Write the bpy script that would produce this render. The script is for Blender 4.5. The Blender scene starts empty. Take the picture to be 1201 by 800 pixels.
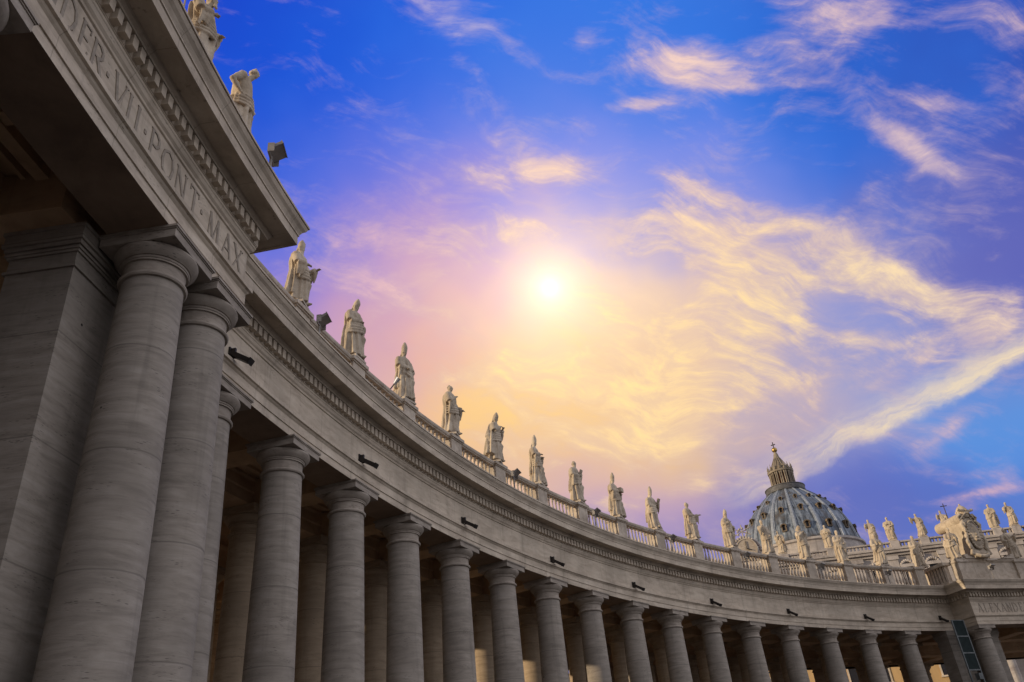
import bpy, bmesh, math, random
from math import sin, cos, pi, radians, sqrt, atan2, exp
from mathutils import Vector, Matrix, noise

# ------------------------------------------------------------------ camera
RC, TH0, DL = 70.5412, 2.760275, 0.0626921      # radius of the inner column ring, angle of the first column, angle per bay
EYE = 1.7
ZA = 12.0 + EYE                                 # height of the architrave's underside
FWD = Vector((0.11455514, 0.84710771, 0.5189274))
RGT = Vector((0.99309898, -0.08443816, -0.08139168))
UPV = Vector((0.02513025, -0.5246701, 0.85093463))
scene = bpy.context.scene
cam_data = bpy.data.cameras.new('camera')
cam_data.sensor_width = 36.0
cam_data.lens = 962.52 / 1201 * 36.0
cam_data.clip_start = 0.1
cam_data.clip_end = 5000
cam = bpy.data.objects.new('camera', cam_data)
scene.collection.objects.link(cam)
cam.matrix_world = Matrix(((RGT.x, UPV.x, -FWD.x, -60.8768), (RGT.y, UPV.y, -FWD.y, 0.0),
                           (RGT.z, UPV.z, -FWD.z, EYE), (0, 0, 0, 1)))
scene.camera = cam

# ------------------------------------------------------------------ sun and exposure
SUN_EL = radians(10.0)
SUN_H = Vector((-0.985, -0.165, 0)).normalized()
sun_dir = Vector((SUN_H.x * cos(SUN_EL), SUN_H.y * cos(SUN_EL), sin(SUN_EL)))
sl = bpy.data.lights.new('sun', 'SUN')
sl.energy = 3.8
sl.angle = radians(0.6)
sl.color = (1.0, 0.80, 0.56)
so = bpy.data.objects.new('sun', sl)
scene.collection.objects.link(so)
so.rotation_euler = sun_dir.to_track_quat('Z', 'Y').to_euler()
scene.view_settings.view_transform = 'Standard'
scene.view_settings.look = 'None'
scene.view_settings.exposure = 0.0
scene.view_settings.gamma = 1.0
scene.view_settings.use_curve_mapping = False

# ------------------------------------------------------------------ world: Nishita sky + evening clouds mapped on the sky's directions
def s2l(c):
    return tuple(((v / 255) / 12.92 if v / 255 <= 0.04045 else ((v / 255 + 0.055) / 1.055) ** 2.4) for v in c)

world = bpy.data.worlds.new('World')
scene.world = world
world.use_nodes = True
wt = world.node_tree
wt.nodes.clear()
class NB:
    """tiny node builder"""
    def __init__(s, t): s.t = t
    def n(s, kind, **k):
        o = s.t.nodes.new(kind)
        for a, b in k.items(): setattr(o, a, b)
        return o
    def put(s, sock, v):
        if isinstance(v, bpy.types.NodeSocket): s.t.links.new(v, sock)
        elif v is not None: sock.default_value = v
    def m(s, op, a, b=None, c=None, clamp=False):
        o = s.n('ShaderNodeMath', operation=op, use_clamp=clamp)
        s.put(o.inputs[0], a)
        if b is not None: s.put(o.inputs[1], b)
        if c is not None: s.put(o.inputs[2], c)
        return o.outputs[0]
    def v(s, op, a, b=None, c=None, scale=None):
        o = s.n('ShaderNodeVectorMath', operation=op)
        s.put(o.inputs[0], a)
        if b is not None: s.put(o.inputs[1], b)
        if c is not None: s.put(o.inputs[2], c)
        if scale is not None: s.put(o.inputs['Scale'], scale)
        return o.outputs['Value'] if op in ('DOT_PRODUCT', 'LENGTH') else o.outputs[0]
    def comb(s, x, y, z=0.0):
        o = s.n('ShaderNodeCombineXYZ')
        for i, q in enumerate((x, y, z)): s.put(o.inputs[i], q)
        return o.outputs[0]
    def noise(s, vec, scale, detail=5, rough=.5, dist=0.0, lac=2.0):
        o = s.n('ShaderNodeTexNoise')
        s.put(o.inputs['Vector'], vec)
        o.inputs['Scale'].default_value = scale
        o.inputs['Detail'].default_value = detail
        o.inputs['Roughness'].default_value = rough
        o.inputs['Lacunarity'].default_value = lac
        o.inputs['Distortion'].default_value = dist
        return o.outputs['Fac'], o.outputs['Color']
    def ramp(s, f, stops, interp='LINEAR'):
        o = s.n('ShaderNodeValToRGB')
        s.put(o.inputs[0], f)
        cr = o.color_ramp; cr.interpolation = interp
        while len(cr.elements) < len(stops): cr.elements.new(0.5)
        for e, (p, c) in zip(cr.elements, stops):
            e.position = p; e.color = (*c, 1) if len(c) == 3 else c
        return o.outputs[0]
    def mix(s, f, a, b, kind='MIX'):
        o = s.n('ShaderNodeMix', data_type='RGBA', blend_type=kind)
        s.put(o.inputs[0], f)
        s.put(o.inputs[6], (*a, 1) if isinstance(a, tuple) and len(a) == 3 else a)
        s.put(o.inputs[7], (*b, 1) if isinstance(b, tuple) and len(b) == 3 else b)
        return o.outputs[2]
    def step(s, x, a, b):
        o = s.n('ShaderNodeMapRange', interpolation_type='SMOOTHSTEP')
        s.put(o.inputs[0], x); o.inputs[1].default_value = a; o.inputs[2].default_value = b
        return o.outputs[0]

w = NB(wt)
D = w.n('ShaderNodeTexCoord').outputs['Generated']
# a fixed stereographic chart of the sky (centre: the sky above the far end of the arcade), in units of 100 px at centre
K = 2 * 9.6252
dF = w.v('DOT_PRODUCT', D, tuple(FWD)); dR = w.v('DOT_PRODUCT', D, tuple(RGT)); dU = w.v('DOT_PRODUCT', D, tuple(UPV))
den = w.m('ADD', dF, 1.02)
kx = w.m('DIVIDE', w.m('MULTIPLY', dR, K), den)
ky = w.m('DIVIDE', w.m('MULTIPLY', dU, K), den)
Q = w.comb(kx, ky)
def chart(px, py):
    x, y = (px - 600.5) / 962.52, (400 - py) / 962.52
    L = sqrt(x * x + y * y + 1)
    return (K * x / L / (1 / L + 1.02), K * y / L / (1 / L + 1.02))
def blob(px, py, rx, ry=None, ang=0.0, vec=None):
    """gaussian weight round a direction; sizes in px, angle in degrees"""
    cx, cy = chart(px, py); ry = ry or rx
    mp = w.n('ShaderNodeMapping', vector_type='TEXTURE')
    wt.links.new(vec or Q, mp.inputs['Vector'])
    mp.inputs['Location'].default_value = (cx, cy, 0)
    mp.inputs['Rotation'].default_value = (0, 0, radians(ang))
    mp.inputs['Scale'].default_value = (rx / 100, ry / 100, 1)
    return w.m('POWER', 0.36788, w.v('DOT_PRODUCT', mp.outputs[0], mp.outputs[0]))
# slow warp so that the colour fields have no round shapes
_, wc = w.noise(Q, 0.55, 3, .55)
warp = w.v('SUBTRACT', wc, (.5, .5, .5))
QW = w.v('MULTIPLY_ADD', warp, (2.6, 1.8, 0), Q)
sky = w.n('ShaderNodeTexSky', sky_type='NISHITA')
sky.sun_disc = False
sky.sun_elevation = SUN_EL
sky.sun_rotation = atan2(SUN_H.x, SUN_H.y)
nish = w.v('SCALE', sky.outputs[0], scale=0.05)
fields = [  # px, py, radius x, radius y, colour of the open sky there
    (300, 40, 170, 160, (6, 66, 206)), (470, 130, 150, 120, (36, 108, 232)), (640, 60, 170, 110, (50, 118, 228)),
    (820, 120, 170, 130, (44, 124, 234)), (1030, 60, 170, 100, (26, 80, 190)), (1190, 130, 120, 120, (38, 66, 168)),
    (1040, 150, 110, 90, (56, 118, 224)), (380, 260, 90, 90, (56, 108, 228)), (500, 225, 130, 50, (122, 118, 216)),
    (640, 200, 140, 60, (146, 146, 232)), (440, 330, 90, 60, (170, 130, 205)), (470, 400, 80, 60, (206, 148, 178)),
    (560, 320, 110, 80, (222, 160, 190)), (800, 240, 110, 60, (128, 140, 226)), (650, 410, 170, 90, (255, 216, 140)), (740, 360, 110, 60, (252, 214, 160)), (645, 340, 80, 70, (252, 218, 180)),
    (560, 470, 110, 70, (255, 205, 100)), (500, 420, 60, 50, (232, 170, 150)), (720, 520, 150, 50, (250, 204, 128)), (780, 450, 120, 50, (242, 190, 132)),
    (620, 560, 120, 40, (214, 172, 170)), (760, 585, 120, 40, (184, 154, 196)), (830, 350, 120, 70, (206, 180, 196)),
    (960, 370, 100, 70, (130, 146, 216)), (1100, 260, 120, 60, (128, 124, 190)), (1180, 300, 80, 110, (84, 92, 184)),
    (1090, 400, 120, 50, (134, 150, 212)), (960, 500, 90, 50, (176, 170, 204)), (1000, 560, 110, 50, (96, 122, 206)),
    (1170, 500, 90, 60, (88, 152, 228)), (1060, 600, 150, 40, (84, 94, 182)), (1170, 570, 90, 50, (88, 130, 212)),
    (400, 480, 150, 120, (200, 160, 190)), (900, 700, 400, 70, (120, 130, 195))]
# the evening sky away from the view: dusky overhead and behind the arcade, an added bright lobe in the unseen east to fill the fronts
east = w.m('POWER', w.m('MAXIMUM', w.v('DOT_PRODUCT', D, tuple(Vector((.80, -.46, .38)).normalized())), 0.0), 1.6)
acc = w.v('MULTIPLY_ADD', nish, (0.02, 0.02, 0.02), (0.0085, 0.0080, 0.0085))
acc = w.v('MULTIPLY_ADD', (0.042, 0.0415, 0.046), east, acc)
wsum = 0.045
for (px, py, rx, ry, c) in fields:
    g = blob(px, py, rx * 1.05, ry * 1.05, 0, QW)
    acc = w.v('MULTIPLY_ADD', s2l(c), g, acc)
    wsum = w.m('ADD', g, wsum)
base = w.v('DIVIDE', acc, w.comb(wsum, wsum, wsum))

# clouds: combed cirrus, two octave stacks, amount steered by where the evening has them
def rot(vec, a, sx, sy):
    a = radians(a)
    return w.comb(w.v('DOT_PRODUCT', vec, (cos(a) * sx, sin(a) * sx, 0)), w.v('DOT_PRODUCT', vec, (-sin(a) * sy, cos(a) * sy, 0)))
_, w2 = w.noise(Q, .75, 2, .5)
QC = w.v('MULTIPLY_ADD', w.v('SUBTRACT', w2, (.5, .5, .5)), (1.3, 1.0, 0), Q)
n1, _ = w.noise(rot(QC, -10, .75, 1.45), 1.05, 10, .60)
n2, _ = w.noise(rot(QC, -18, .55, 2.5), 1.2, 10, .66)
n3, _ = w.noise(rot(Q, 14, .9, 2.0), 3.4, 8, .64)
nn = w.m('ADD', w.m('MULTIPLY_ADD', n2, 0.36, w.m('MULTIPLY', n1, 0.50)), w.m('MULTIPLY', n3, .14))
cover = [(870, 290, 90, 40, -18, .16), (960, 280, 80, 40, -18, .16), (1060, 340, 110, 26, -22, .19), (880, 350, 60, 40, 10, .12), (1150, 370, 60, 30, 40, .13),
         (1010, 400, 50, 16, -10, .19), (840, 420, 110, 40, 8, .19), (730, 310, 110, 50, 5, .12), (900, 455, 90, 16, 14, .12),
         (640, 202, 70, 16, 6, .20), (600, 190, 60, 24, 0, .10), (760, 400, 120, 50, 0, .07), (800, 78, 62, 22, -8, .20), (860, 98, 60, 12, -5, .14), (965, 22, 70, 26, 0, .18), (765, 121, 50, 8, 4, .17),
         (540, 28, 60, 24, -20, .10), (545, 75, 30, 14, -50, .08), (1065, 170, 60, 12, -40, .17), (1110, 122, 40, 9, -15, .1), (440, 280, 60, 18, 0, .10), (420, 330, 50, 30, -20, .08),
         (1195, 40, 40, 50, 0, .06), (690, 40, 30, 16, 40, .11), (1020, 225, 110, 40, -10, .05), (800, 215, 40, 14, -25, .12), (1110, 505, 50, 12, 42, .12), (1150, 578, 60, 7, 14, .13), (1105, 555, 50, 6, -3, .10), (1115, 567, 18, 5, -8, .10),
         (760, 530, 120, 30, -3, .12), (620, 420, 240, 90, 0, .08), (480, 290, 110, 50, -5, .10), (700, 460, 140, 16, -6, .10), (560, 440, 100, 14, 8, .09), (640, 520, 200, 20, 3, .09), (820, 480, 100, 40, 10, .08), (660, 265, 160, 22, 4, .08), (750, 380, 90, 18, -14, .10), (980, 100, 200, 60, -10, .03), (800, 575, 120, 12, 12, .10), (640, 490, 120, 40, 0, .06), (560, 250, 60, 40, 0, .05), (1080, 430, 150, 16, 18, .06)]
amt = 0.0
for (px, py, rx, ry, a, s) in cover:
    amt = w.m('MULTIPLY_ADD', blob(px, py, rx, ry, a), s * .95, amt)
dens = w.m('ADD', nn, w.m('MINIMUM', amt, .20))
soft = w.step(dens, 0.50, 0.69)
crisp = w.step(dens, 0.585, 0.76)
n4, _ = w.noise(rot(QC, -14, .8, 2.3), 2.3, 9, .66)
fold = w.step(n4, .34, .66)
# warm gold near the sun, cream high up, salmon low at the right
cc = w.v('SCALE', s2l((244, 208, 196)), scale=0.5); cs = 0.5
for (px, py, r, c) in [(640, 450, 230, (255, 216, 112)), (900, 330, 180, (255, 224, 150)), (1080, 360, 120, (255, 232, 176)),
                       (860, 90, 160, (240, 205, 196)), (640, 200, 80, (252, 210, 176)), (1160, 560, 110, (236, 176, 180)), (540, 50, 120, (150, 170, 232)),
                       (1070, 190, 80, (190, 170, 206)), (800, 540, 120, (255, 222, 160)), (430, 300, 90, (214, 160, 205))]:
    g = blob(px, py, r)
    cc = w.v('MULTIPLY_ADD', s2l(c), g, cc)
    cs = w.m('ADD', g, cs)
ccol = w.v('DIVIDE', cc, w.comb(cs, cs, cs))
shade = w.mix(.55, ccol, s2l((176, 150, 190)))
col = w.mix(w.m('MULTIPLY', soft, .50), base, shade)
body = w.mix(w.m('MULTIPLY_ADD', fold, .62, .38), w.mix(.42, ccol, s2l((170, 146, 190))), w.v('SCALE', ccol, scale=1.06))
col = w.mix(w.m('MULTIPLY', crisp, w.m('MULTIPLY_ADD', fold, .40, .56)), col, body)
# the long straight contrail bank at the right, hard lower edge
a0, a1 = chart(905, 578), chart(1215, 425)
L_ = sqrt((a1[0] - a0[0]) ** 2 + (a1[1] - a0[1]) ** 2); ux, uy = (a1[0] - a0[0]) / L_, (a1[1] - a0[1]) / L_
_, w3 = w.noise(Q, 1.3, 5, .6)
QE = w.v('MULTIPLY_ADD', w.v('SUBTRACT', w3, (.5, .5, .5)), (.55, .40, 0), Q)
dv = w.v('SUBTRACT', QE, (a0[0], a0[1], 0))
along = w.v('DOT_PRODUCT', dv, (ux, uy, 0)); across = w.v('DOT_PRODUCT', dv, (-uy, ux, 0))
across = w.m('SUBTRACT', across, w.m('MULTIPLY', w.m('MULTIPLY', along, w.m('SUBTRACT', L_, along)), -0.03))
nb, _ = w.noise(rot(QE, math.degrees(atan2(uy, ux)), 0.5, 3.2), 1.2, 9, .65, .3)
band = w.m('MULTIPLY', w.step(across, -0.03, 0.12), w.step(across, 0.55, 0.03))
band = w.m('MULTIPLY', band, w.m('MULTIPLY_ADD', w.step(nb, .36, .64), .70, .30))
band = w.m('MULTIPLY', band, w.step(along, -1.0, 1.0))
col = w.mix(w.m('MULTIPLY', band, .95), col, s2l((252, 228, 184)))
# below/right of the bank the sky stays clear blue-violet: only faint salmon wisps; glow of the low sun behind thin cloud
sd = w.v('SUBTRACT', Q, (*chart(645, 338), 0)); sd2 = w.v('DOT_PRODUCT', sd, sd)
for r_, c_, s_ in ((.10, (1.0, .98, .92), .50), (.50, (1.0, .93, .74), .40), (1.5, (1.0, .62, .22), .15)):
    q_ = w.m('DIVIDE', s_, w.m('MULTIPLY_ADD', sd2, 1 / r_ ** 2, 1.0))
    col = w.v('MULTIPLY_ADD', c_, w.m('MULTIPLY', q_, w.step(sd2, 14.0, 0.0)), col)
bg = w.n('ShaderNodeBackground')
wt.links.new(col, bg.inputs[0])
bg.inputs[1].default_value = 1.0
out = w.n('ShaderNodeOutputWorld')
wt.links.new(bg.outputs[0], out.inputs[0])
world.cycles.sampling_method = 'MANUAL'
world.cycles.sample_map_resolution = 256
#END_HEAD

# ------------------------------------------------------------------ helpers
rng = random.Random(7)
coll = scene.collection
def polar(idx, o, z=0.0):
    """bay index along the arcade, metres forward of the inner column line (towards the square), height"""
    t = TH0 - idx * DL; r = RC - o
    return Vector((r * cos(t), r * sin(t), z))
def head(idx): return TH0 - idx * DL + pi       # heading that faces the centre of the square
class MB:
    def __init__(s): s.v = []; s.f = []
    def add(s, vs, fs):
        k = len(s.v); s.v += [tuple(v) for v in vs]; s.f += [tuple(i + k for i in f) for f in fs]; return s
    def box(s, x0, x1, y0, y1, z0, z1, M=None):
        vs = [Vector((x, y, z)) for x in (x0, x1) for y in (y0, y1) for z in (z0, z1)]
        if M is not None: vs = [M @ v for v in vs]
        return s.add(vs, [(0, 1, 3, 2), (4, 6, 7, 5), (0, 4, 5, 1), (2, 3, 7, 6), (0, 2, 6, 4), (1, 5, 7, 3)])
    def lathe(s, prof, n=24, M=None, c=(0, 0)):
        vs = []; fs = []
        for (r, z) in prof:
            for i in range(n):
                a = 2 * pi * i / n; v = Vector((c[0] + r * cos(a), c[1] + r * sin(a), z)); vs.append(M @ v if M is not None else v)
        for j in range(len(prof) - 1):
            for i in range(n): fs.append((j * n + i, j * n + (i + 1) % n, (j + 1) * n + (i + 1) % n, (j + 1) * n + i))
        fs.append(tuple(range(n - 1, -1, -1))); fs.append(tuple((len(prof) - 1) * n + i for i in range(n)))
        return s.add(vs, fs)
    def loops(s, loops, closed=True, caps=False):
        """grid of equal-length loops joined in order"""
        n = len(loops[0]); vs = [v for L in loops for v in L]; fs = []
        for j in range(len(loops) - 1):
            for i in range(n if closed else n - 1):
                fs.append((j * n + i, j * n + (i + 1) % n, (j + 1) * n + (i + 1) % n, (j + 1) * n + i))
        if caps: fs.append(tuple(range(n - 1, -1, -1))); fs.append(tuple((len(loops) - 1) * n + i for i in range(n)))
        return s.add(vs, fs)
    def sweep(s, prof, i0, i1, n, do=0.0, dz=0.0):
        """closed (forward, height) profile run along the arc of the arcade"""
        L = []
        for k in range(n + 1):
            i = i0 + (i1 - i0) * k / n; L.append([polar(i, o + do, z + dz) for (o, z) in prof])
        return s.loops(L, True, True)
    def sector(s, i0, i1, o0, o1, z0, z1, n=4):
        return s.sweep([(o0, z0), (o1, z0), (o1, z1), (o0, z1)], i0, i1, n)
    def tube(s, pts, rad, n=8, M=None):
        pts = [Vector(p) for p in pts]; L = []; up = None
        m = len(pts)
        for i, p in enumerate(pts):
            d = (pts[min(i + 1, m - 1)] - pts[max(i - 1, 0)]).normalized()
            if up is None: up = d.orthogonal().normalized()
            up = (up - d * up.dot(d)).normalized(); sd = d.cross(up)
            r = rad[i] if isinstance(rad, (list, tuple)) else rad
            if isinstance(r, (int, float)): r = (r, r)
            L.append([p + up * cos(2 * pi * k / n) * r[0] + sd * sin(2 * pi * k / n) * r[1] for k in range(n)])
        if M is not None: L = [[M @ v for v in l] for l in L]
        return s.loops(L, True, True)
    def ball(s, c, r, n=12, m=8, M=None):
        c = Vector(c); r = r if isinstance(r, (list, tuple)) else (r, r, r)
        L = []
        for j in range(m + 1):
            a = -pi / 2 + pi * (0.03 + 0.94 * j / m)
            L.append([c + Vector((r[0] * cos(a) * cos(2 * pi * i / n), r[1] * cos(a) * sin(2 * pi * i / n), r[2] * sin(a))) for i in range(n)])
        if M is not None: L = [[M @ v for v in l] for l in L]
        return s.loops(L, True, True)
    def mesh(s, name, smooth=False):
        me = bpy.data.meshes.new(name); me.from_pydata(s.v, [], s.f)
        bm = bmesh.new(); bm.from_mesh(me); bmesh.ops.recalc_face_normals(bm, faces=bm.faces); bm.to_mesh(me); bm.free()
        if smooth:
            me.polygons.foreach_set('use_smooth', [True] * len(me.polygons))
            if smooth != 'all': me.set_sharp_from_angle(angle=radians(smooth if smooth is not True else 35))
        return me
def link(name, me, mat=None, parent=None, M=None):
    o = bpy.data.objects.new(name, me); coll.objects.link(o)
    if me is not None and mat is not None and not me.materials: me.materials.append(mat)
    if M is not None: o.matrix_world = M
    if parent is not None: o.parent = parent
    return o
def obj(name, mb, mat, parent=None, smooth=False, M=None):
    """mesh written in world coordinates (or local ones with M); parents stand unrotated at world positions"""
    o = link(name, mb.mesh(name, smooth), mat, parent)
    if parent is not None:
        pw = wpos(parent); inv = pw.inverted()
        o.matrix_parent_inverse = inv
    if M is not None: o.matrix_local = M
    WM[o.name] = (M.copy() if M is not None else Matrix.Identity(4))
    return o
WM = {}
def wpos(o): return WM.get(o.name, Matrix.Identity(4))
def thing(name, label, cat, loc=(0, 0, 0), rz=0.0, group=None):
    o = bpy.data.objects.new(name, None); coll.objects.link(o)
    o.empty_display_size = .5; o.location = loc; o.rotation_euler = (0, 0, rz)
    WM[o.name] = Matrix.Translation(Vector(loc)) @ Matrix.Rotation(rz, 4, 'Z')
    return tag(o, label, cat, group)
def tag(o, label=None, cat=None, group=None, kind=None):
    if label: o['label'] = label
    if cat: o['category'] = cat
    if group: o['group'] = group
    if kind: o['kind'] = kind
    return o
def part(name, me, parent, loc=(0, 0, 0), rz=0.0, mat=None):
    """child placed in its parent's own space, may share mesh data"""
    o = bpy.data.objects.new(name, me); coll.objects.link(o)
    if me is not None and mat is not None and not me.materials: me.materials.append(mat)
    o.parent = parent; o.location = loc; o.rotation_euler = (0, 0, rz)
    WM[o.name] = wpos(parent) @ Matrix.Translation(Vector(loc)) @ Matrix.Rotation(rz, 4, 'Z')
    return o

# ------------------------------------------------------------------ materials
def mat(name, rough=.85, metal=0.0):
    m = bpy.data.materials.new(name); m.use_nodes = True
    nt = m.node_tree; b = nt.nodes['Principled BSDF']
    b.inputs['Roughness'].default_value = rough; b.inputs['Metallic'].default_value = metal
    b.inputs['Specular IOR Level'].default_value = .25
    return m, NB(nt), b
def stone(name, base, dark, light, streak=(1.2, 1.2, 9.0), pits=True, vertical=0.0, bump=.25, course=0.0, spots=.0, joints=0.0, scale=1.0):
    """weathered travertine: bedding streaks, pits, broad stains; everything bound to object space"""
    m, n, b = mat(name)
    tc = n.n('ShaderNodeTexCoord').outputs['Object']
    oi = n.n('ShaderNodeObjectInfo')
    off = n.v('SCALE', n.comb(oi.outputs['Random'], oi.outputs['Random'], oi.outputs['Random']), scale=37.0)
    P = n.v('ADD', tc, off)
    if scale != 1.0: P = n.v('SCALE', P, scale=scale)
    f1, _ = n.noise(n.v('MULTIPLY', P, streak), 1.0, 7, .62, .6)
    f2, _ = n.noise(P, .55, 5, .6)
    f3, _ = n.noise(n.v('MULTIPLY', P, (3.2, 3.2, 26.0)), 1.2, 5, .7, .3)
    c = n.ramp(f1, [(.28, dark), (.50, base), (.72, light)])
    c = n.mix(n.step(f2, .40, .66), c, n.mix(.5, c, tuple(x * .62 for x in base)), 'MIX')
    h = n.m('ADD', f1, n.m('MULTIPLY', f3, .5))
    if pits:
        vo = n.n('ShaderNodeTexVoronoi', feature='F1'); vo.inputs['Scale'].default_value = 5.5
        n.put(vo.inputs['Vector'], n.v('MULTIPLY', P, (1, 1, 4.5)))
        fp, _ = n.noise(n.v('MULTIPLY', P, (.9, .9, 2.2)), 1.3, 3, .5)
        pm = n.m('MULTIPLY', n.step(vo.outputs['Distance'], .30, .12), n.step(fp, .52, .66))
        pm = n.m('MAXIMUM', pm, n.m('MULTIPLY', n.step(f3, .60, .70), n.step(fp, .46, .60)))
        c = n.mix(n.m('MULTIPLY', pm, .7), c, tuple(x * .28 for x in base))
        h = n.m('SUBTRACT', h, n.m('MULTIPLY', pm, .8))
    if vertical:
        fv, _ = n.noise(n.v('MULTIPLY', P, (2.4, 2.4, .16)), 1.0, 6, .65, .2)
        c = n.mix(n.m('MULTIPLY', n.step(fv, .52, .74), vertical), c, tuple(x * .36 for x in base))
    if joints:
        sx = n.n('ShaderNodeSeparateXYZ'); n.put(sx.inputs[0], tc)
        ang = n.m('ARCTAN2', sx.outputs[1], sx.outputs[0])
        q = n.m('FRACT', n.m('MULTIPLY', ang, 1.0 / (DL * joints)))
        jm = n.m('MULTIPLY', n.step(n.m('ABSOLUTE', n.m('SUBTRACT', q, .5)), .006, .003), .45)
        c = n.mix(jm, c, tuple(x * .3 for x in base))
    if course:
        sx = n.n('ShaderNodeSeparateXYZ'); n.put(sx.inputs[0], tc)
        q = n.m('FRACT', n.m('ADD', n.m('DIVIDE', sx.outputs[2], course), oi.outputs['Random']))
        jm = n.m('MULTIPLY', n.step(n.m('ABSOLUTE', n.m('SUBTRACT', q, .5)), .010, .003), .5)
        c = n.mix(jm, c, tuple(x * .35 for x in base))
    if spots:
        vo = n.n('ShaderNodeTexVoronoi', feature='F1'); vo.inputs['Scale'].default_value = .8
        n.put(vo.inputs['Vector'], P)
        c = n.mix(n.step(vo.outputs['Distance'], .042, .03), c, (.01, .01, .01))
    n.put(b.inputs['Base Color'], c)
    bp = n.n('ShaderNodeBump'); bp.inputs['Strength'].default_value = bump; bp.inputs['Distance'].default_value = .03
    n.put(bp.inputs['Height'], h); n.put(b.inputs['Normal'], bp.outputs[0])
    return m
def plain(name, col, rough=.6, metal=0.0, var=.25, sc=3.0, bump=0.0):
    m, n, b = mat(name, rough, metal)
    f, _ = n.noise(n.n('ShaderNodeTexCoord').outputs['Object'], sc, 5, .6)
    n.put(b.inputs['Base Color'], n.ramp(f, [(.3, tuple(x * (1 - var) for x in col)), (.7, tuple(min(1, x * (1 + var)) for x in col))]))
    if bump:
        bp = n.n('ShaderNodeBump'); bp.inputs['Strength'].default_value = bump
        n.put(bp.inputs['Height'], f); n.put(b.inputs['Normal'], bp.outputs[0])
    return m
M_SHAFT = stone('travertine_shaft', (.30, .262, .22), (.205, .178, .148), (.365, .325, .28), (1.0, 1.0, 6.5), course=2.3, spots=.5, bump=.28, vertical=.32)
M_SHAFT_IN = stone('warm_bounce_travertine', (.37, .285, .195), (.27, .205, .14), (.44, .345, .245), (1.0, 1.0, 6.5), course=2.3, spots=.5, bump=.28, vertical=.32)  # inner rows: shaft stone tinted warmer, warm bounced light put into the colour
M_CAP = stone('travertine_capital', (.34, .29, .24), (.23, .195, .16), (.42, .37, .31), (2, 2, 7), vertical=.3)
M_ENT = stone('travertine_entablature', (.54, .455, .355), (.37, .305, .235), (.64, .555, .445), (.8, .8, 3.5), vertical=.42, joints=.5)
M_ROOF = stone('travertine_balustrade', (.48, .41, .33), (.31, .255, .20), (.58, .51, .42), (2, 2, 3), vertical=.55, pits=False)
M_STAT = stone('statue_stone', (.48, .40, .30), (.28, .22, .165), (.60, .52, .41), (1.6, 1.6, 1.6), pits=False, vertical=.55, bump=.35)
M_INSIDE = stone('interior_plaster', (.50, .34, .20), (.36, .23, .13), (.58, .41, .26), (.6, .6, 1.2), pits=False, vertical=.3, bump=.1)
M_SOFFIT = stone('soffit_painted_shade', (.27, .19, .13), (.18, .125, .085), (.33, .24, .165), (.6, .6, 1.2), pits=False, vertical=.3, bump=.1)  # darker brown for entablature undersides, their shade put into the colour
M_FAC = stone('facade_travertine', (.44, .40, .37), (.30, .26, .25), (.54, .49, .45), (.5, .5, 1.2), pits=False, vertical=.6, scale=.5)
M_LEAD = None
M_DARK = plain('dark_iron', (.035, .03, .028), .45, .3)
M_GREY = plain('grey_lamp_housing', (.11, .11, .12), .5, .2)
M_LETTER = plain('carved_letter_stone', (.31, .265, .215), .9, 0, .2, 9)
M_GOLD = plain('gilt_bronze', (.42, .28, .09), .4, .8)
M_GLASS = plain('dark_green_glass', (.012, .02, .02), .9, 0, .3)
M_FRAME = plain('pale_metal_frame', (.12, .13, .13), .6, .3)
M_WIN = plain('window_dark', (.02, .02, .025), .3)

# ------------------------------------------------------------------ ground
def paving(name, col, sc):
    m, n, b = mat(name, .8)
    tc = n.n('ShaderNodeTexCoord').outputs['Object']
    br = n.n('ShaderNodeTexBrick'); n.put(br.inputs['Vector'], tc); br.inputs['Scale'].default_value = sc
    br.inputs['Mortar Size'].default_value = .012
    br.inputs['Color1'].default_value = (*col, 1); br.inputs['Color2'].default_value = (*[c * .7 for c in col], 1); br.inputs['Mortar'].default_value = (*[c * .35 for c in col], 1)
    f, _ = n.noise(tc, .35, 6, .6)
    n.put(b.inputs['Base Color'], n.mix(n.step(f, .35, .7), br.outputs[0], tuple(c * .75 for c in col)))
    bp = n.n('ShaderNodeBump'); bp.inputs['Strength'].default_value = .4; n.put(bp.inputs['Height'], br.outputs[1]); bp.invert = True
    n.put(b.inputs['Normal'], bp.outputs[0])
    return m
g = MB(); g.add([(-2500, -2500, 0), (2500, -2500, 0), (2500, 2500, 0), (-2500, 2500, 0)], [(0, 1, 2, 3)])
tag(obj('ground', g, paving('cobble_paving', (.075, .068, .06), 2.2)), kind='structure')
st_ = MB()
for k, (a, b_) in enumerate(((1.9, -17.6), (1.55, -17.2), (1.2, -16.8))):
    st_.sweep([(b_, k * .16 + .002), (a, k * .16 + .002), (a, k * .16 + .162), (b_, k * .16 + .162)], -1.3, 14.9, 96)
    for (i0, i1) in ((-12.0, -1.3), (14.9, 21.5)):
        st_.sweep([(b_, k * .16 + .002), (a + 2.1, k * .16 + .002), (a + 2.1, k * .16 + .162), (b_, k * .16 + .162)], i0, i1, 30)
tag(obj('arcade_steps', st_, stone('step_travertine', (.32, .29, .25), (.2, .18, .15), (.4, .36, .31), pits=True)), kind='structure')
FL = .484

# ------------------------------------------------------------------ the colonnade
COL = thing('colonnade', 'long curved travertine colonnade with balustrade, projecting porticoes and inscribed frieze', 'colonnade', polar(6, -8, 0))
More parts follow.
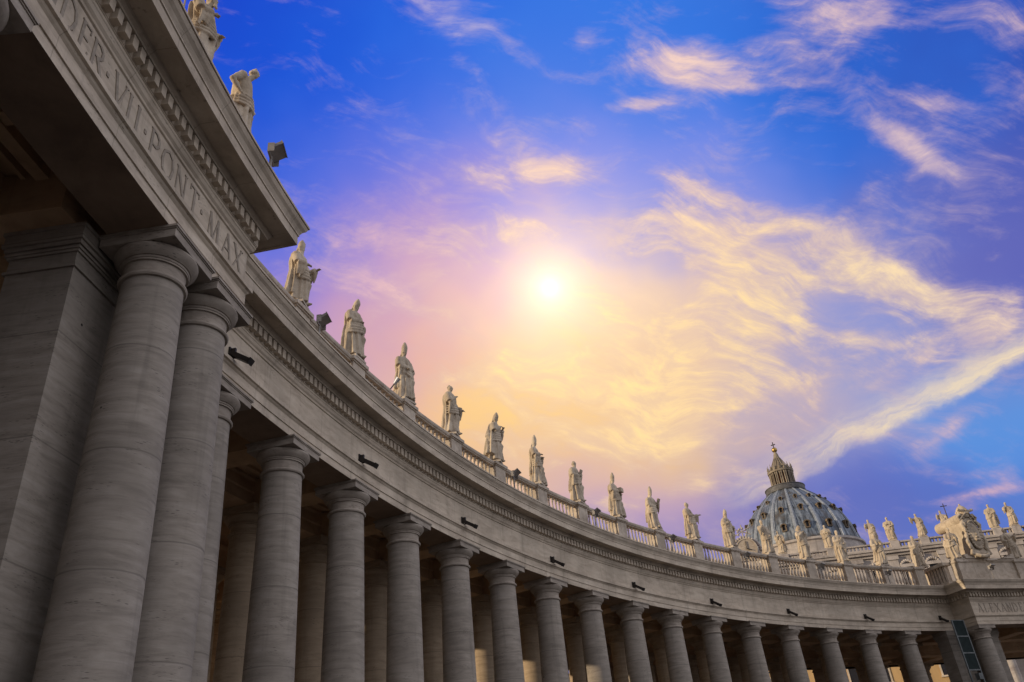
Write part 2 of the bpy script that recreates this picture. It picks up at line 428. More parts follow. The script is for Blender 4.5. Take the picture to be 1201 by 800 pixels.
# shared column meshes (local origin on the axis at the floor)
HC = ZA - FL
def ring(n, prof):
    return MB().lathe(prof, n)
sh = []
zb, zt = .75, HC - 1.06
for k in range(15):
    t = k / 14; e = .775 - .13 * t ** 1.7; sh.append((e, zb + (zt - zb) * t))
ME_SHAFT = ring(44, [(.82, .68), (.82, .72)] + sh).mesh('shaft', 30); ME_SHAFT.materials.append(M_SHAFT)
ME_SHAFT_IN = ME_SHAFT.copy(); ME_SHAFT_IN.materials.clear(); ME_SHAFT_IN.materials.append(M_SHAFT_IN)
b_ = MB(); b_.box(-1.02, 1.02, -1.02, 1.02, 0, .30)
b_.lathe([(.98, .302), (1.03, .36), (1.05, .42), (1.03, .50), (.96, .55), (.90, .56), (.87, .60), (.88, .64), (.85, .679)], 36)
ME_BASE = b_.mesh('base', 30); ME_BASE.materials.append(M_CAP)
c_ = MB(); z = HC
c_.lathe([(.646, z - 1.06), (.70, z - 1.05), (.722, z - 1.015), (.722, z - .985), (.70, z - .955), (.66, z - .945), (.645, z - .93),
          (.645, z - .70), (.655, z - .66), (.70, z - .655), (.70, z - .615), (.715, z - .61), (.73, z - .58), (.715, z - .555), (.745, z - .55), (.80, z - .50), (.865, z - .42), (.885, z - .36), (.87, z - .31), (.85, z - .298)], 40)
def sq(mb, h, z0, z1): mb.box(-h, h, -h, h, z0, z1)
sq(c_, .862, z - .298, z - .092); sq(c_, .885, z - .092, z - .062); sq(c_, .912, z - .062, z - .004)
ME_CAP = c_.mesh('capital', 30); ME_CAP.materials.append(M_CAP)
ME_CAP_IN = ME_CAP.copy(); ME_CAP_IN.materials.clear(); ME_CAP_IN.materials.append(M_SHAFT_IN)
def column(idx, o, caps=True):
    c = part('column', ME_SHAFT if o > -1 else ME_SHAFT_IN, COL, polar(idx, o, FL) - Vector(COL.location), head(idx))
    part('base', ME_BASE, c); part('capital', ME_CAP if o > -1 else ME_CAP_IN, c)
PAV = 2.13                                            # how far the porticoes step forward
NEAR = [-2.455, -1.98, -4.10, -4.58]
FAR = [15.36, 16.85, 17.33, 18.8]
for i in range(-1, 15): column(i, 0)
for i in NEAR[:3]: column(i, PAV)
for i in FAR[:2]: column(i, PAV)
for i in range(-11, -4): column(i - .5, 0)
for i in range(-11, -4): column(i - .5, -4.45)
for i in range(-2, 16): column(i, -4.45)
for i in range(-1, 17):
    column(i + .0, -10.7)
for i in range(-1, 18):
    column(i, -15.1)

# entablature profile (forward of the column line, above ZA)
ENT = [(-.72, 0), (.70, 0), (.70, .27), (.735, .275), (.735, .58), (.775, .62), (.80, .66), (.86, .68), (.86, .79), (.69, .80), (.69, 1.86),
       (.73, 1.88), (.74, 1.94), (.79, 1.99), (.82, 2.07), (.84, 2.09), (.84, 2.16), (.86, 2.17), (.86, 2.53), (1.05, 2.55), (1.06, 2.60), (1.13, 2.66), (1.16, 2.72), (1.54, 2.72), (1.56, 2.68), (1.64, 2.68),
       (1.64, 2.98), (1.67, 2.99), (1.67, 3.04), (1.69, 3.08), (1.73, 3.15), (1.80, 3.22), (1.84, 3.30), (1.845, 3.34), (1.88, 3.345), (1.88, 3.415), (1.0, 3.46), (-.72, 3.46)]
e_ = MB(); e_.sweep(ENT, -1.62, 15.25, 17 * 7, 0, ZA)
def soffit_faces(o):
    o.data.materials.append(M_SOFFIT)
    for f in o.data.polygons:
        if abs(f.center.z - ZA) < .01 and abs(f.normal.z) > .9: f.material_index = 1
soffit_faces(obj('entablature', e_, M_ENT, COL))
PITCH = .316 / (RC * DL)
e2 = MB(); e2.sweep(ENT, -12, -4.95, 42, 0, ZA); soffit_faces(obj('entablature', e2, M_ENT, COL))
e2 = MB(); e2.sweep([(.16, 3.46), (.72, 3.46), (.72, 5.3), (.16, 5.3)], -12, -5.0, 42, 0, ZA); obj('parapet', e2, M_ROOF, COL)
d_ = MB()
def dent(mb, i, o0, o1, z0, z1, w=.0):
    mb.sector(i - PITCH * .31, i + PITCH * .31, o0, o1, z0, z1, 1)
i = -1.55
while i < 15.1:
    dent(d_, i, .85, 1.035, ZA + 2.215, ZA + 2.528); i += PITCH
tag(obj('dentil_band', d_, M_ENT, COL))
# portico entablatures: the same profile turned round the corners
def pav_loop(off, z, i0, i1, n=16, back=-1.2):
    ci = off / (4.24)
    L = [polar(i1 + ci, back, z), polar(i1 + ci, PAV + off, z)]
    L += [polar(i1 + ci + (i0 - ci - i1 - ci) * k / n, PAV + off, z) for k in range(1, n)]
    L += [polar(i0 - ci, PAV + off, z), polar(i0 - ci, back, z)]
    return L
def pavilion(i0, i1, open_side=None):
    m = MB(); m.loops([pav_loop(o, ZA + z, i0, i1) for (o, z) in ENT] + [pav_loop(ENT[0][0], ZA, i0, i1)], closed=False)
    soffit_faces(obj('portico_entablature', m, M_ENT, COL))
    d = MB(); d.loops([pav_loop(o, ZA + z, i0, i1) for (o, z) in ((.83, 2.2), (.872, 2.2), (.872, 2.5), (.83, 2.5))], closed=False); i = i0 - .16
    while i < i1 + .17:
        dent(d, i, PAV + .85, PAV + 1.035, ZA + 2.215, ZA + 2.528); i += PITCH * 1.035
    for (ie, s) in ((i0, -1), (i1, 1)):
        o = PAV + .7
        while o > -.9:
            c0 = ie + s * .85 / 4.24; c1 = ie + s * 1.035 / 4.24
            d.sector(min(c0, c1), max(c0, c1), o - .2, o, ZA + 2.215, ZA + 2.528, 1); o -= .316
    obj('portico_dentils', d, M_ENT, COL)
    r = MB(); r.sector(i0, i1, -1.0, PAV + .6, ZA + 3.30, ZA + 3.47, 20)
    obj('portico_roof', r, M_INSIDE, COL)
pavilion(-4.58, -1.98); pavilion(15.36, 18.8)

# interior: beams over every row, cross beams, coffered side aisles, barrel vault in the middle
for o in (-4.45, -10.7, -15.1):
    b = MB(); b.sweep([(-.62, 0), (.62, 0), (.62, .45), (.68, .50), (.68, .9), (.74, .98), (.74, 1.1), (-.74, 1.1), (-.74, .98), (-.68, .9), (-.68, .5), (-.62, .45)], -12, 20, 150, o, ZA)
    obj('row_beam', b, M_INSIDE, COL)
for i in range(-4, 18):
    for (oa, ob) in ((-.6, -3.9), (-11.2, -14.6)):
        b = MB(); b.loops([[polar(i + s_ * w_, o, ZA + zz) for (s_, w_, zz) in ((-1, .125, .0), (1, .125, .0), (1, .135, .5), (1, .15, 1.02), (-1, .15, 1.02), (-1, .135, .5))] for o in (oa, ob)], True, True)
        obj('cross_beam', b, M_INSIDE, COL)
b = MB()
b.sweep([(-4.6, ZA + 1.09), (-.5, ZA + 1.09), (-.5, ZA + 1.3), (-4.6, ZA + 1.3)], -12, 20, 150)
b.sweep([(-15.4, ZA + 1.09), (-10.4, ZA + 1.09), (-10.4, ZA + 1.3), (-15.4, ZA + 1.3)], -12, 20, 150)
for i in range(-5, 19):                                # coffer mouldings
    for (oa, ob) in ((-.75, -3.7), (-11.4, -14.4)):
        for (u0, u1, v0, v1) in ((.2, .8, oa - .35, oa - .55), (.2, .8, ob + .55, ob + .35), (.2, .245, ob + .55, oa - .55), (.755, .8, ob + .55, oa - .55)):
            b.sector(i + u0, i + u1, v1 if v1 < v0 else v0, v0 if v1 < v0 else v1, ZA + .97, ZA + 1.088, 2)
obj('aisle_ceiling', b, M_INSIDE, COL)
b = MB(); vp = []
for k in range(13):
    a = pi * k / 12; vp.append((-7.58 + 2.6 * cos(a), ZA + 1.1 + 2.0 * sin(a)))
for k in range(13):
    a = pi * (1 - k / 12); vp.append((-7.58 + 2.85 * cos(a), ZA + 1.1 + 2.25 * sin(a)))
b.sweep(vp, -12, 20, 120); obj('barrel_vault', b, M_INSIDE, COL)
b = MB(); b.sweep([(-16.4, ZA + 3.1), (-.5, ZA + 3.35), (-.5, ZA + 3.44), (-16.4, ZA + 3.42)], -12, 20.5, 150)
obj('roof', b, M_INSIDE, COL)
b = MB(); b.sweep([(-o - 15.1, z + ZA) for (o, z) in ENT if o > 0] + [(-14.6, ZA + 3.40), (-14.6, ZA)], -12, 20, 150); obj('outer_entablature', b, M_ENT, COL)

# coffered ceiling and pier of the near portico
b = MB(); b.sector(-4.3, -2.2, -4, PAV - .3, ZA + 1.15, ZA + 1.35, 8)
for (o0, o1, z0) in ((.25, .55, .85), (1.35, 1.65, .95), (-1.2, -.5, .4), (-.1, .0, .95)):
    b.sector(-4.1, -2.45, o0, o1, ZA + z0, ZA + 1.15, 8)
for i in (-4.02, -3.28, -2.60):
    b.sector(i - .04, i + .04, -.6, PAV - .3, ZA + .9, ZA + 1.14, 1)
obj('portico_ceiling', b, M_INSIDE, COL)
b = MB()
for i0, o0 in ((-3.02, 1.0), (-3.55, 1.0)):
    c = polar(i0, o0, ZA + 1.13)
    for k in range(8):
        a = k * pi / 4; Mx = Matrix.Translation(c) @ Matrix.Rotation(a, 4, 'Z')
        b.ball((.17, 0, -.02), (.13, .05, .05), 8, 5, Mx)
    b.ball(c, .08, 8, 5)
obj('ceiling_rosette', b, M_CAP, COL)
for i in NEAR:
    b = MB(); b.sector(i - .165, i + .165, -3.9, PAV - .55, ZA, ZA + 1.16, 1); obj('portico_beam', b, M_INSIDE, COL)
b = MB(); b.sector(-2.9, -1.6, -.9, 1.0, ZA + .0, ZA + 1.1, 4); obj('portico_beam', b, M_INSIDE, COL)
def pier(i0, i1, o0, o1, zt=None):
    p = MB(); g = 1 / (RC * DL)
    zt = zt or ZA
    p.sector(i0, i1, o0, o1, FL + .55, zt - 1.05, 3); p.sector(i0 - .1 * g, i1 + .1 * g, o0 - .1, o1 + .1, FL, FL + .55, 3)
    for (e, z0, z1) in ((.05, 1.05, .98), (.0, .98, .66), (.045, .66, .60), (.08, .60, .545), (.05, .545, .5), (.10, .5, .40), (.15, .40, .30), (.13, .30, .09), (.17, .09, .003)):
        p.sector(i0 - e * g, i1 + e * g, o0 - e, o1 + e, zt - z0, zt - z1, 3)
    return p
obj('pier', pier(-2.74, -1.72, -.44, 1.07), M_SHAFT, COL)
obj('pier', pier(-4.82, -3.82, -.44, 1.07), M_SHAFT, COL)
obj('pier', pier(14.88, 15.3, -.6, .66), M_SHAFT, COL)
obj('pier', pier(15.45, 16.0, -.6, 1.07), M_SHAFT, COL)

# ------------------------------------------------------------------ balustrade
ZR = ZA + 3.45
POFF = -.12
M_ = 1 / (RC * DL)
b = MB(); b.sweep([(.16, ZR - .02), (.72, ZR - .02), (.72, ZR + .16), (.68, ZR + .20), (.66, ZR + .30), (.22, ZR + .30), (.16, ZR + .16)], -1.3, 14.86, 110)
obj('balustrade_plinth', b, M_ROOF, COL)
def baluster_mesh(n=10):
    H = 1.30; k = H / 1.0
    pr = [(.062, 0), (.095, 0), (.095, .06), (.055, .09), (.06, .13), (.10, .22), (.112, .30), (.10, .38), (.065, .50), (.048, .62), (.045, .76), (.07, .80), (.07, .83), (.05, .85), (.055, .90), (.09, .94), (.09, 1.0)]
    m = MB().lathe([(r, z * k) for r, z in pr], n); me = m.mesh('baluster', 40); me.materials.append(M_ROOF); return me
ME_BAL = baluster_mesh()
bays = {}
stuff = MB()
for n_ in range(-1, 15):
    i0, i1 = n_ + POFF + .125, n_ + 1 + POFF - .125
    if n_ == 14: i1 = 14.60
    r = MB(); zr = ZR + 1.60
    r.sweep([(.24, zr), (.64, zr), (.66, zr + .05), (.70, zr + .07), (.72, zr + .13), (.72, zr + .21), (.68, zr + .25), (.2, zr + .25), (.16, zr + .21), (.16, zr + .1), (.2, zr + .06)], i0, i1, 5)
    rail = obj('balustrade', r, M_ROOF, COL)
    nbal = 9 if n_ < 14 else 7
    for k in range(nbal):
        ii = i0 + (i1 - i0) * (k + .5) / nbal
        p = polar(ii, .44, ZR + .295)
        if 2 <= n_ <= 12:
            o = link('baluster', ME_BAL, None, rail); o.location = p - Vector(COL.location) if False else p
            o.matrix_parent_inverse = Matrix.Identity(4)
            # the rail mesh holds world coordinates, its own frame is the world's
        else:
            stuff.add([Vector(v.co) + p for v in ME_BAL.vertices], [tuple(f.vertices) for f in ME_BAL.polygons])
tag(obj('baluster', stuff, M_ROOF, COL, 40), kind='stuff')
def pedestal(i, do=0.0, w=.56, cap=True, mb=None):
    m = mb or MB(); g = M_
    zt = ZR + 1.88
    m.sector(i - w * g, i + w * g, do - .12, do + .79, ZR - .02, ZR + .30, 2)
    m.sector(i - (w - .06) * g, i + (w - .06) * g, do - .06, do + .73, ZR + .30, zt - .26, 2)
    m.sector(i - (w - .01) * g, i + (w - .01) * g, do - .11, do + .78, zt - .26, zt - .20, 2)
    m.sector(i - (w + .05) * g, i + (w + .05) * g, do - .17, do + .84, zt - .20, zt - .05, 2)
    m.sector(i - (w + .0) * g, i + (w + .0) * g, do - .12, do + .79, zt - .05, zt, 2)
    return m
for n_ in range(-1, 15): obj('pedestal', pedestal(n_ + POFF), M_ROOF, COL)
obj('pedestal', pedestal(14.72, 0, .55), M_ROOF, COL)
obj('pedestal', pedestal(-2.60, PAV), M_ROOF, COL); obj('pedestal', pedestal(-2.03, PAV), M_ROOF, COL)
# solid, swept parapet of the far portico (curved hood mouldings under the arms)
b = MB()
b.sweep([(PAV + .1, ZR - .02), (PAV + .74, ZR - .02), (PAV + .74, ZR + .3), (PAV + .66, ZR + .34), (PAV + .66, ZR + 1.7), (PAV + .74, ZR + 1.76), (PAV + .80, ZR + 1.9), (PAV + .80, ZR + 2.02), (PAV + .1, ZR + 2.06)], 15.2, 18.9, 24)
for k in range(14):
    t = k / 13; t2 = (k + 1) / 13
    f = lambda t: ZR + 2.06 + .55 * (abs(2 * t - 1) ** 1.5) * 1.0
    a0, a1 = 15.45 + 1.15 * t, 15.45 + 1.15 * t2
    b.sector(a0, a1, PAV + .2, PAV + .9, ZR + 2.0 - .0, (f(t)) * 1.0 - .25, 1)
obj('portico_parapet', b, M_ROOF, COL)
for i in (15.33, 16.78): obj('pedestal', pedestal(i, PAV + .12, .6), M_ROOF, COL)
b = MB()
for k in range(7):
    o = 1.9 - k * .34
    b.sector(15.06, 15.16, o - .11, o + .11, ZR + .28, ZR + 1.6, 1)
b.sector(15.0, 15.2, -.5, 2.2, ZR - .02, ZR + .28, 1); b.sector(15.0, 15.2, -.5, 2.2, ZR + 1.6, ZR + 1.85, 1)
obj('return_balustrade', b, M_ROOF, COL)

# ------------------------------------------------------------------ inscriptions: Roman capitals from strokes, bent round the frieze
GL = {  # strokes (x0,y0,x1,y1,width) in a unit-high cell; advance
    'A': ([(0.05, 0, .38, 1, .07), (.38, 1, .72, 0, .13), (.17, .36, .58, .36, .06)], .77), 'L': ([(.12, 0, .12, 1, .13), (.1, .03, .52, .03, .06), (.52, .0, .52, .2, .05)], .58),
    'E': ([(.12, 0, .12, 1, .13), (.1, .03, .52, .03, .06), (.1, .52, .45, .52, .06), (.1, .97, .5, .97, .06), (.52, 0, .52, .2, .05), (.5, .82, .5, 1, .05)], .60),
    'X': ([(.05, 0, .66, 1, .07), (.07, 1, .68, 0, .13)], .74), 'N': ([(.12, 0, .12, 1, .07), (.1, 1, .7, 0, .13), (.7, 0, .7, 1, .07)], .84),
    'D': ([(.12, 0, .12, 1, .13), (.1, .97, .38, .97, .06), (.1, .03, .38, .03, .06), (.38, .97, .62, .82, .08), (.62, .82, .72, .5, .12), (.72, .5, .62, .18, .12), (.62, .18, .38, .03, .08)], .82),
    'R': ([(.12, 0, .12, 1, .13), (.1, .97, .38, .97, .06), (.38, .97, .55, .86, .1), (.55, .86, .55, .64, .12), (.55, .64, .38, .52, .1), (.1, .52, .38, .52, .06), (.34, .52, .68, 0, .13)], .72),
    'V': ([(.04, 1, .36, 0, .13), (.36, 0, .70, 1, .07)], .74), 'I': ([(.13, 0, .13, 1, .13)], .27),
    'P': ([(.12, 0, .12, 1, .13), (.1, .97, .38, .97, .06), (.38, .97, .57, .85, .1), (.57, .85, .57, .60, .12), (.57, .60, .38, .47, .1), (.1, .47, .38, .47, .06)], .66),
    'O': ([(.05, .5, .14, .84, .12), (.14, .84, .42, .99, .08), (.42, .99, .70, .84, .08), (.70, .84, .79, .5, .12), (.79, .5, .70, .16, .12), (.70, .16, .42, .01, .08), (.42, .01, .14, .16, .08), (.14, .16, .05, .5, .12)], .86),
    'T': ([(.34, 0, .34, 1, .13), (.03, .97, .66, .97, .06), (.03, .8, .03, 1, .05), (.65, .8, .65, 1, .05)], .70),
    'M': ([(.12, 0, .16, 1, .07), (.16, 1, .46, 0, .13), (.46, 0, .78, 1, .07), (.78, 1, .84, 0, .13)], .96), '.': ([(.1, .42, .1, .56, .13)], .24)}
SERIF = {'A': [(.05, 0), (.72, 0)], 'L': [(.12, 0), (.12, 1)], 'E': [(.12, 0), (.12, 1)], 'X': [(.05, 0), (.66, 1), (.07, 1), (.68, 0)], 'N': [(.12, 0), (.12, 1), (.7, 1)], 'D': [(.12, 0), (.12, 1)],
         'R': [(.12, 0), (.12, 1), (.68, 0)], 'V': [(.04, 1), (.70, 1)], 'I': [(.13, 0), (.13, 1)], 'P': [(.12, 0), (.12, 1)], 'T': [(.34, 0)], 'M': [(.12, 0), (.84, 0)]}
def inscription(chars, z0, H):
    """chars: (letter, arcade index of its middle)"""
    for ch, ic in chars:
        m = MB(); strokes, adv = GL[ch]
        allS = list(strokes) + [(x - .10, y + (.015 if y < .5 else -.015), x + .10, y + (.015 if y < .5 else -.015), .04) for x, y in SERIF.get(ch, [])]
        for (x0, y0, x1, y1, wd) in allS:
            d = Vector((x1 - x0, y1 - y0)); L = max(d.length, 1e-4); nrm = Vector((-d.y, d.x)) / L * wd * .5
            q = [(x0 + nrm.x, y0 + nrm.y), (x0 - nrm.x, y0 - nrm.y), (x1 - nrm.x, y1 - nrm.y), (x1 + nrm.x, y1 + nrm.y)]
            vs = []
            for o in (PAV + .688, PAV + .712):
                for (x, y) in q: vs.append(polar(ic + (x - adv / 2) * H * .86 / 4.24, o, z0 + y * H))
            m.add(vs, [(3, 2, 1, 0), (4, 5, 6, 7), (0, 1, 5, 4), (1, 2, 6, 5), (2, 3, 7, 6), (3, 0, 4, 7)])
        obj('letter', m, M_LETTER, COL)
inscription([('A', -4.50), ('L', -4.38), ('E', -4.25), ('X', -4.12), ('A', -3.98), ('N', -3.83), ('D', -3.69), ('E', -3.565), ('R', -3.455), ('.', -3.362), ('V', -3.256), ('I', -3.164), ('I', -3.085),
             ('.', -3.003), ('P', -2.91), ('O', -2.77), ('N', -2.624), ('T', -2.475), ('.', -2.381), ('M', -2.237), ('A', -2.07), ('X', -1.935)], ZA + .98, .74)
inscription([(c, 15.40 + .145 * k) for k, c in enumerate('ALEXANDER.VII.PONT.MAX')], ZA + .98, .74)
#END_COL

# ------------------------------------------------------------------ palazzi beyond the colonnade
def ochre(name, col):
    m, n, b = mat(name, .9)
    tc = n.n('ShaderNodeTexCoord').outputs['Object']
    f, _ = n.noise(n.v('MULTIPLY', tc, (.5, .5, .15)), 1.0, 6, .6)
    n.put(b.inputs['Base Color'], n.ramp(f, [(.3, tuple(c * .7 for c in col)), (.7, tuple(min(1, c * 1.15) for c in col))]))
    return m
M_OCH = ochre('ochre_render', (.46, .31, .15)); M_OCH2 = ochre('added_palazzo_sienna_render', (.42, .25, .13)); M_TILE = plain('roof_tile', (.22, .10, .06), .9)
def palazzo(cx, cy, nx, ny, L, H, depth, floors, m_, label, arches=False):
    a = atan2(ny, nx) + pi / 2                      # local -y faces the normal
    t = thing('palazzo', label, 'building', (cx, cy, 0), a)
    W = Matrix.Translation((cx, cy, 0)) @ Matrix.Rotation(a, 4, 'Z')
    def P(name, mb, mm, par=t): return part(name, mb.mesh(name), par, mat=mm)
    P('wall', MB().box(-L / 2, L / 2, 0, depth, 0, H - .6), m_)
    c = MB(); c.box(-L / 2 - .7, L / 2 + .7, -.7, depth + .7, H - .6, H - .25); c.box(-L / 2 - .35, L / 2 + .35, -.35, depth + .35, H - 1.2, H - .604); P('cornice', c, M_ENT)
    r = MB(); r.add([(-L / 2 - .8, -.8, H - .24), (L / 2 + .8, -.8, H - .24), (L / 2 + .8, depth + .8, H - .24), (-L / 2 - .8, depth + .8, H - .24), (-L / 2 + 4, depth / 2, H + 2.2), (L / 2 - 4, depth / 2, H + 2.2)],
          [(3, 2, 1, 0), (0, 1, 5, 4), (1, 2, 5), (2, 3, 4, 5), (3, 0, 4)]); P('roof', r, M_TILE)
    fh = (H - 2.2) / floors; nw = int(L / 3.6)
    for k in range(1, floors):
        P('string_course', MB().box(-L / 2 - .12, L / 2 + .12, -.15, 0.0, k * fh - .1, k * fh + .18), M_ENT)
    for f in range(floors):
        for k in range(nw):
            x = -L / 2 + (k + .5) * L / nw; z0 = f * fh + fh * .3; wh = fh * .48
            w_ = MB(); w_.box(x - .75, x - .55, -.12, .01, z0, z0 + wh); w_.box(x + .55, x + .75, -.12, .01, z0, z0 + wh); w_.box(x - .85, x + .85, -.2, .01, z0 + wh, z0 + wh + .25); w_.box(x - .85, x + .85, -.2, .01, z0 - .2, z0)
            wi = P('window', w_, M_ENT)
            P('pane', MB().box(x - .55, x + .55, -.03, -.004, z0, z0 + wh), M_WIN, wi)
    return t
palazzo(-126, -18, 1, .1, 92, 24.0, 16, 4, M_OCH2, 'unseen sienna palazzo added far left behind the colonnade to block the low sun')  # added out of view to keep direct sun off the near columns
palazzo(-77, 67.5, -.52, -.85, 21, 21.5, 12, 4, M_OCH, 'sunlit ochre palazzo glimpsed between the nearest left columns')
palazzo(-64, 127, -.42, -.9, 46, 21, 14, 4, M_OCH, 'long sunlit ochre palazzo seen in slits between the middle columns')
palazzo(-14, 113, -.40, -.92, 44, 20.5, 12, 4, M_OCH, 'golden ochre palazzo glowing between the farthest columns on the right')

# ------------------------------------------------------------------ basilica
FE = -atan2(.235, .972)
BAS = thing('basilica', 'great domed basilica with long statue-topped travertine facade, rising beyond the colonnade at the right', 'basilica', (61.69, 178.6, 0), FE)
def BP(name, mb, m_, par=None, smooth=False): return part(name, mb.mesh(name, smooth), par or BAS, mat=m_)
b = MB(); b.box(-57, 57, 0, 22, 0, 52.3); b.box(-20, 20, 22, 120, 0, 48); BP('facade_wall', b, M_FAC)
b = MB()
for (z0, z1, f) in ((36, 37.2, .5), (37.2, 40.2, .4), (40.2, 41.2, 1.0), (41.2, 41.8, 1.8), (51.3, 51.9, .5), (51.9, 52.5, 1.1), (52.5, 52.9, 1.4)):
    b.box(-57 - f, 57 + f, -f, 0 if f < .6 else .0, z0 + .003, z1)
b.box(-11, 11, -1.5, -.51, 36, 41.8)
BP('facade_cornice', b, M_FAC)
xs = [-57.2, -41, -32.5, -22, -14, -8.2, -2.6, 2.6, 8.2, 14, 22, 32.5, 41, 55]
for i, x in enumerate(xs):
    b = MB(); b.box(x - 1.1, x + 1.1, -.55, -.003, 41.9, 51.2); b.box(x - 1.3, x + 1.3, -.75, -.56, 41.9, 42.8); b.box(x - 1.35, x + 1.35, -.8, -.56, 50.3, 51.2)
    BP('attic_pilaster', b, M_FAC)
    b = MB(); b.lathe([(1.5, 5), (1.45, 15), (1.25, 33.5), (1.5, 34), (1.4, 34.6), (1.9, 36)], 20, None, (x, -1.0)); BP('facade_column', b, M_FAC, None, 35)
for i in range(len(xs) - 1):
    x = (xs[i] + xs[i + 1]) / 2; hw = 1.5 if xs[i + 1] - xs[i] > 6 else 1.0
    if xs[i + 1] - xs[i] < 4.5: continue
    f = MB()
    f.box(x - hw - .5, x - hw, -.45, -.003, 44.2, 48.4); f.box(x + hw, x + hw + .5, -.45, -.003, 44.2, 48.4); f.box(x - hw - .7, x + hw + .7, -.6, -.003, 48.4, 49.1); f.box(x - hw - .7, x + hw + .7, -.6, -.003, 43.7, 44.2)
    for k in range(7):
        t = -1 + 2 * k / 6; f.ball((x + t * (hw + .3), -.4, 49.2 + .7 * (1 - t * t)), (.35, .3, .35), 8, 5)
    wi = BP('attic_window', f, M_FAC); part('pane', MB().box(x - hw, x + hw, -.1, -.02, 44.2, 48.4).mesh('pane'), wi, mat=M_WIN)
b = MB(); b.box(-57.6, 57.6, -.9, .3, 52.905, 53.25); b.box(-57.6, 57.6, -.9, .3, 54.15, 54.5)
x = -57
while x < 57.3: b.box(x - .16, x + .16, -.6, 0, 53.25, 54.15); x += .85
for x in (-57, -50, -38.1, -27.1, -16.8, -12.5, -5.7, 0, 5.6, 10.8, 15.0, 27, 38, 50, 57): b.box(x - 1.0, x + 1.0, -1.05, .45, 52.91, 54.7)
BP('facade_balustrade', b, M_FAC)
# the clock crest on the left end of the facade
ck = MB()
ck.box(-50.2, -42.4, -1, 1.2, 54.5, 55.9); ck.box(-49.2, -43.4, -.9, 1, 55.9, 56.5)
for k in range(17):
    a = pi * k / 16; ck.ball((-46.3 + 3.4 * cos(a), -.1, 56.6 + 3.3 * sin(a)), (.45, .6, .45), 8, 5)
for s in (-1, 1):
    ck.tube([(-46.3 + s * 3.4, 0, 56.6), (-46.3 + s * 4.6, 0, 56.3), (-46.3 + s * 5.0, 0, 57.2), (-46.3 + s * 4.3, 0, 57.9)], [.5, .5, .4, .25], 8)
for k in range(9):
    a = 2 * pi * k / 9; ck.ball((-46.3 + 1.1 * cos(a), 0, 61.2 + 1.1 * sin(a)), (.3, .4, .3), 7, 5)
ck.tube([(-46.3, 0, 59.6), (-46.3, 0, 63.2)], .16, 6); ck.tube([(-48.3, 0, 60.6), (-44.3, 0, 62.4)], .14, 6); ck.tube([(-48.3, 0, 62.4), (-44.3, 0, 60.6)], .14, 6)
cr = BP('clock_crest', ck, M_FAC, None, 40)
dl = MB().lathe([(2.6, 0), (2.6, .3), (2.3, .32), (2.3, .2)], 32, Matrix.Translation((-46.3, -1.05, 56.9)) @ Matrix.Rotation(pi / 2, 4, 'X'))
part('clock_dial', dl.mesh('clock_dial', 35), cr, mat=M_ROOF)
hd = MB(); hd.tube([(-46.3, -1.45, 56.9), (-46.3, -1.45, 58.7)], .1, 5); hd.tube([(-46.3, -1.45, 56.9), (-45.1, -1.45, 56.4)], .12, 5)
part('clock_hand', hd.mesh('clock_hand'), cr, mat=M_DARK)

# dome
def lead():
    m, n, b = mat('lead_roofing', .55, .15)
    tc = n.n('ShaderNodeTexCoord').outputs['Object']
    sx = n.n('ShaderNodeSeparateXYZ'); n.put(sx.inputs[0], tc)
    ang = n.m('ARCTAN2', sx.outputs[1], sx.outputs[0])
    V = n.comb(n.m('MULTIPLY', ang, 9.0), n.m('MULTIPLY', sx.outputs[2], .09), 0)
    f, _ = n.noise(V, 2.2, 8, .68, .3); f2, _ = n.noise(tc, .16, 6, .6)
    c = n.ramp(f, [(.36, (.04, .045, .055)), (.48, (.12, .15, .195)), (.58, (.24, .28, .335)), (.70, (.36, .37, .37))])
    c = n.mix(n.step(f2, .48, .7), c, (.09, .085, .085))
    q = n.m('FRACT', n.m('DIVIDE', sx.outputs[2], 1.35)); c = n.mix(n.m('MULTIPLY', n.step(q, .08, .03), .55), c, (.03, .035, .04))
    q2 = n.m('FRACT', n.m('MULTIPLY', ang, 16 * 5 / (2 * pi))); c = n.mix(n.m('MULTIPLY', n.step(q2, .10, .04), .5), c, (.03, .035, .04))
    n.put(b.inputs['Base Color'], c)
    bp = n.n('ShaderNodeBump'); bp.inputs['Strength'].default_value = .5; n.put(bp.inputs['Height'], f); n.put(b.inputs['Normal'], bp.outputs[0])
    return m
M_LEAD = lead()
M_RIB = plain('rib_lead', (.25, .28, .325), .5, .1, .35, .8, .3)
M_DST = stone('lantern_stone', (.27, .23, .18), (.14, .11, .085), (.37, .32, .25), (.6, .6, .3), pits=False, vertical=.6, scale=.5)
DC = Vector((88.9, 310.9, 0))
WB = Matrix.Translation((61.69, 178.6, 0)) @ Matrix.Rotation(FE, 4, 'Z')
DLc = WB.inverted() @ DC
PR = [(89.6, 22.6), (93, 22.0), (96, 21.3), (99, 20.3), (101.5, 19.1), (104, 17.6), (106.5, 15.8), (108.7, 13.9), (110.7, 11.9), (112.5, 9.9), (114.0, 8.1), (114.8, 7.0)]
def prof_r(z):
    for (z0, r0), (z1, r1) in zip(PR, PR[1:]):
        if z <= z1: return r0 + (r1 - r0) * max(0, (z - z0)) / (z1 - z0)
    return PR[-1][1]
fine = []
for k in range(29):
    z = 89.6 + (114.8 - 89.6) * k / 28; fine.append((prof_r(z), z))
dome = part('dome', MB().lathe(fine, 96).mesh('dome', 'all'), BAS, DLc, 0, M_LEAD)
ribm = MB(); L = []
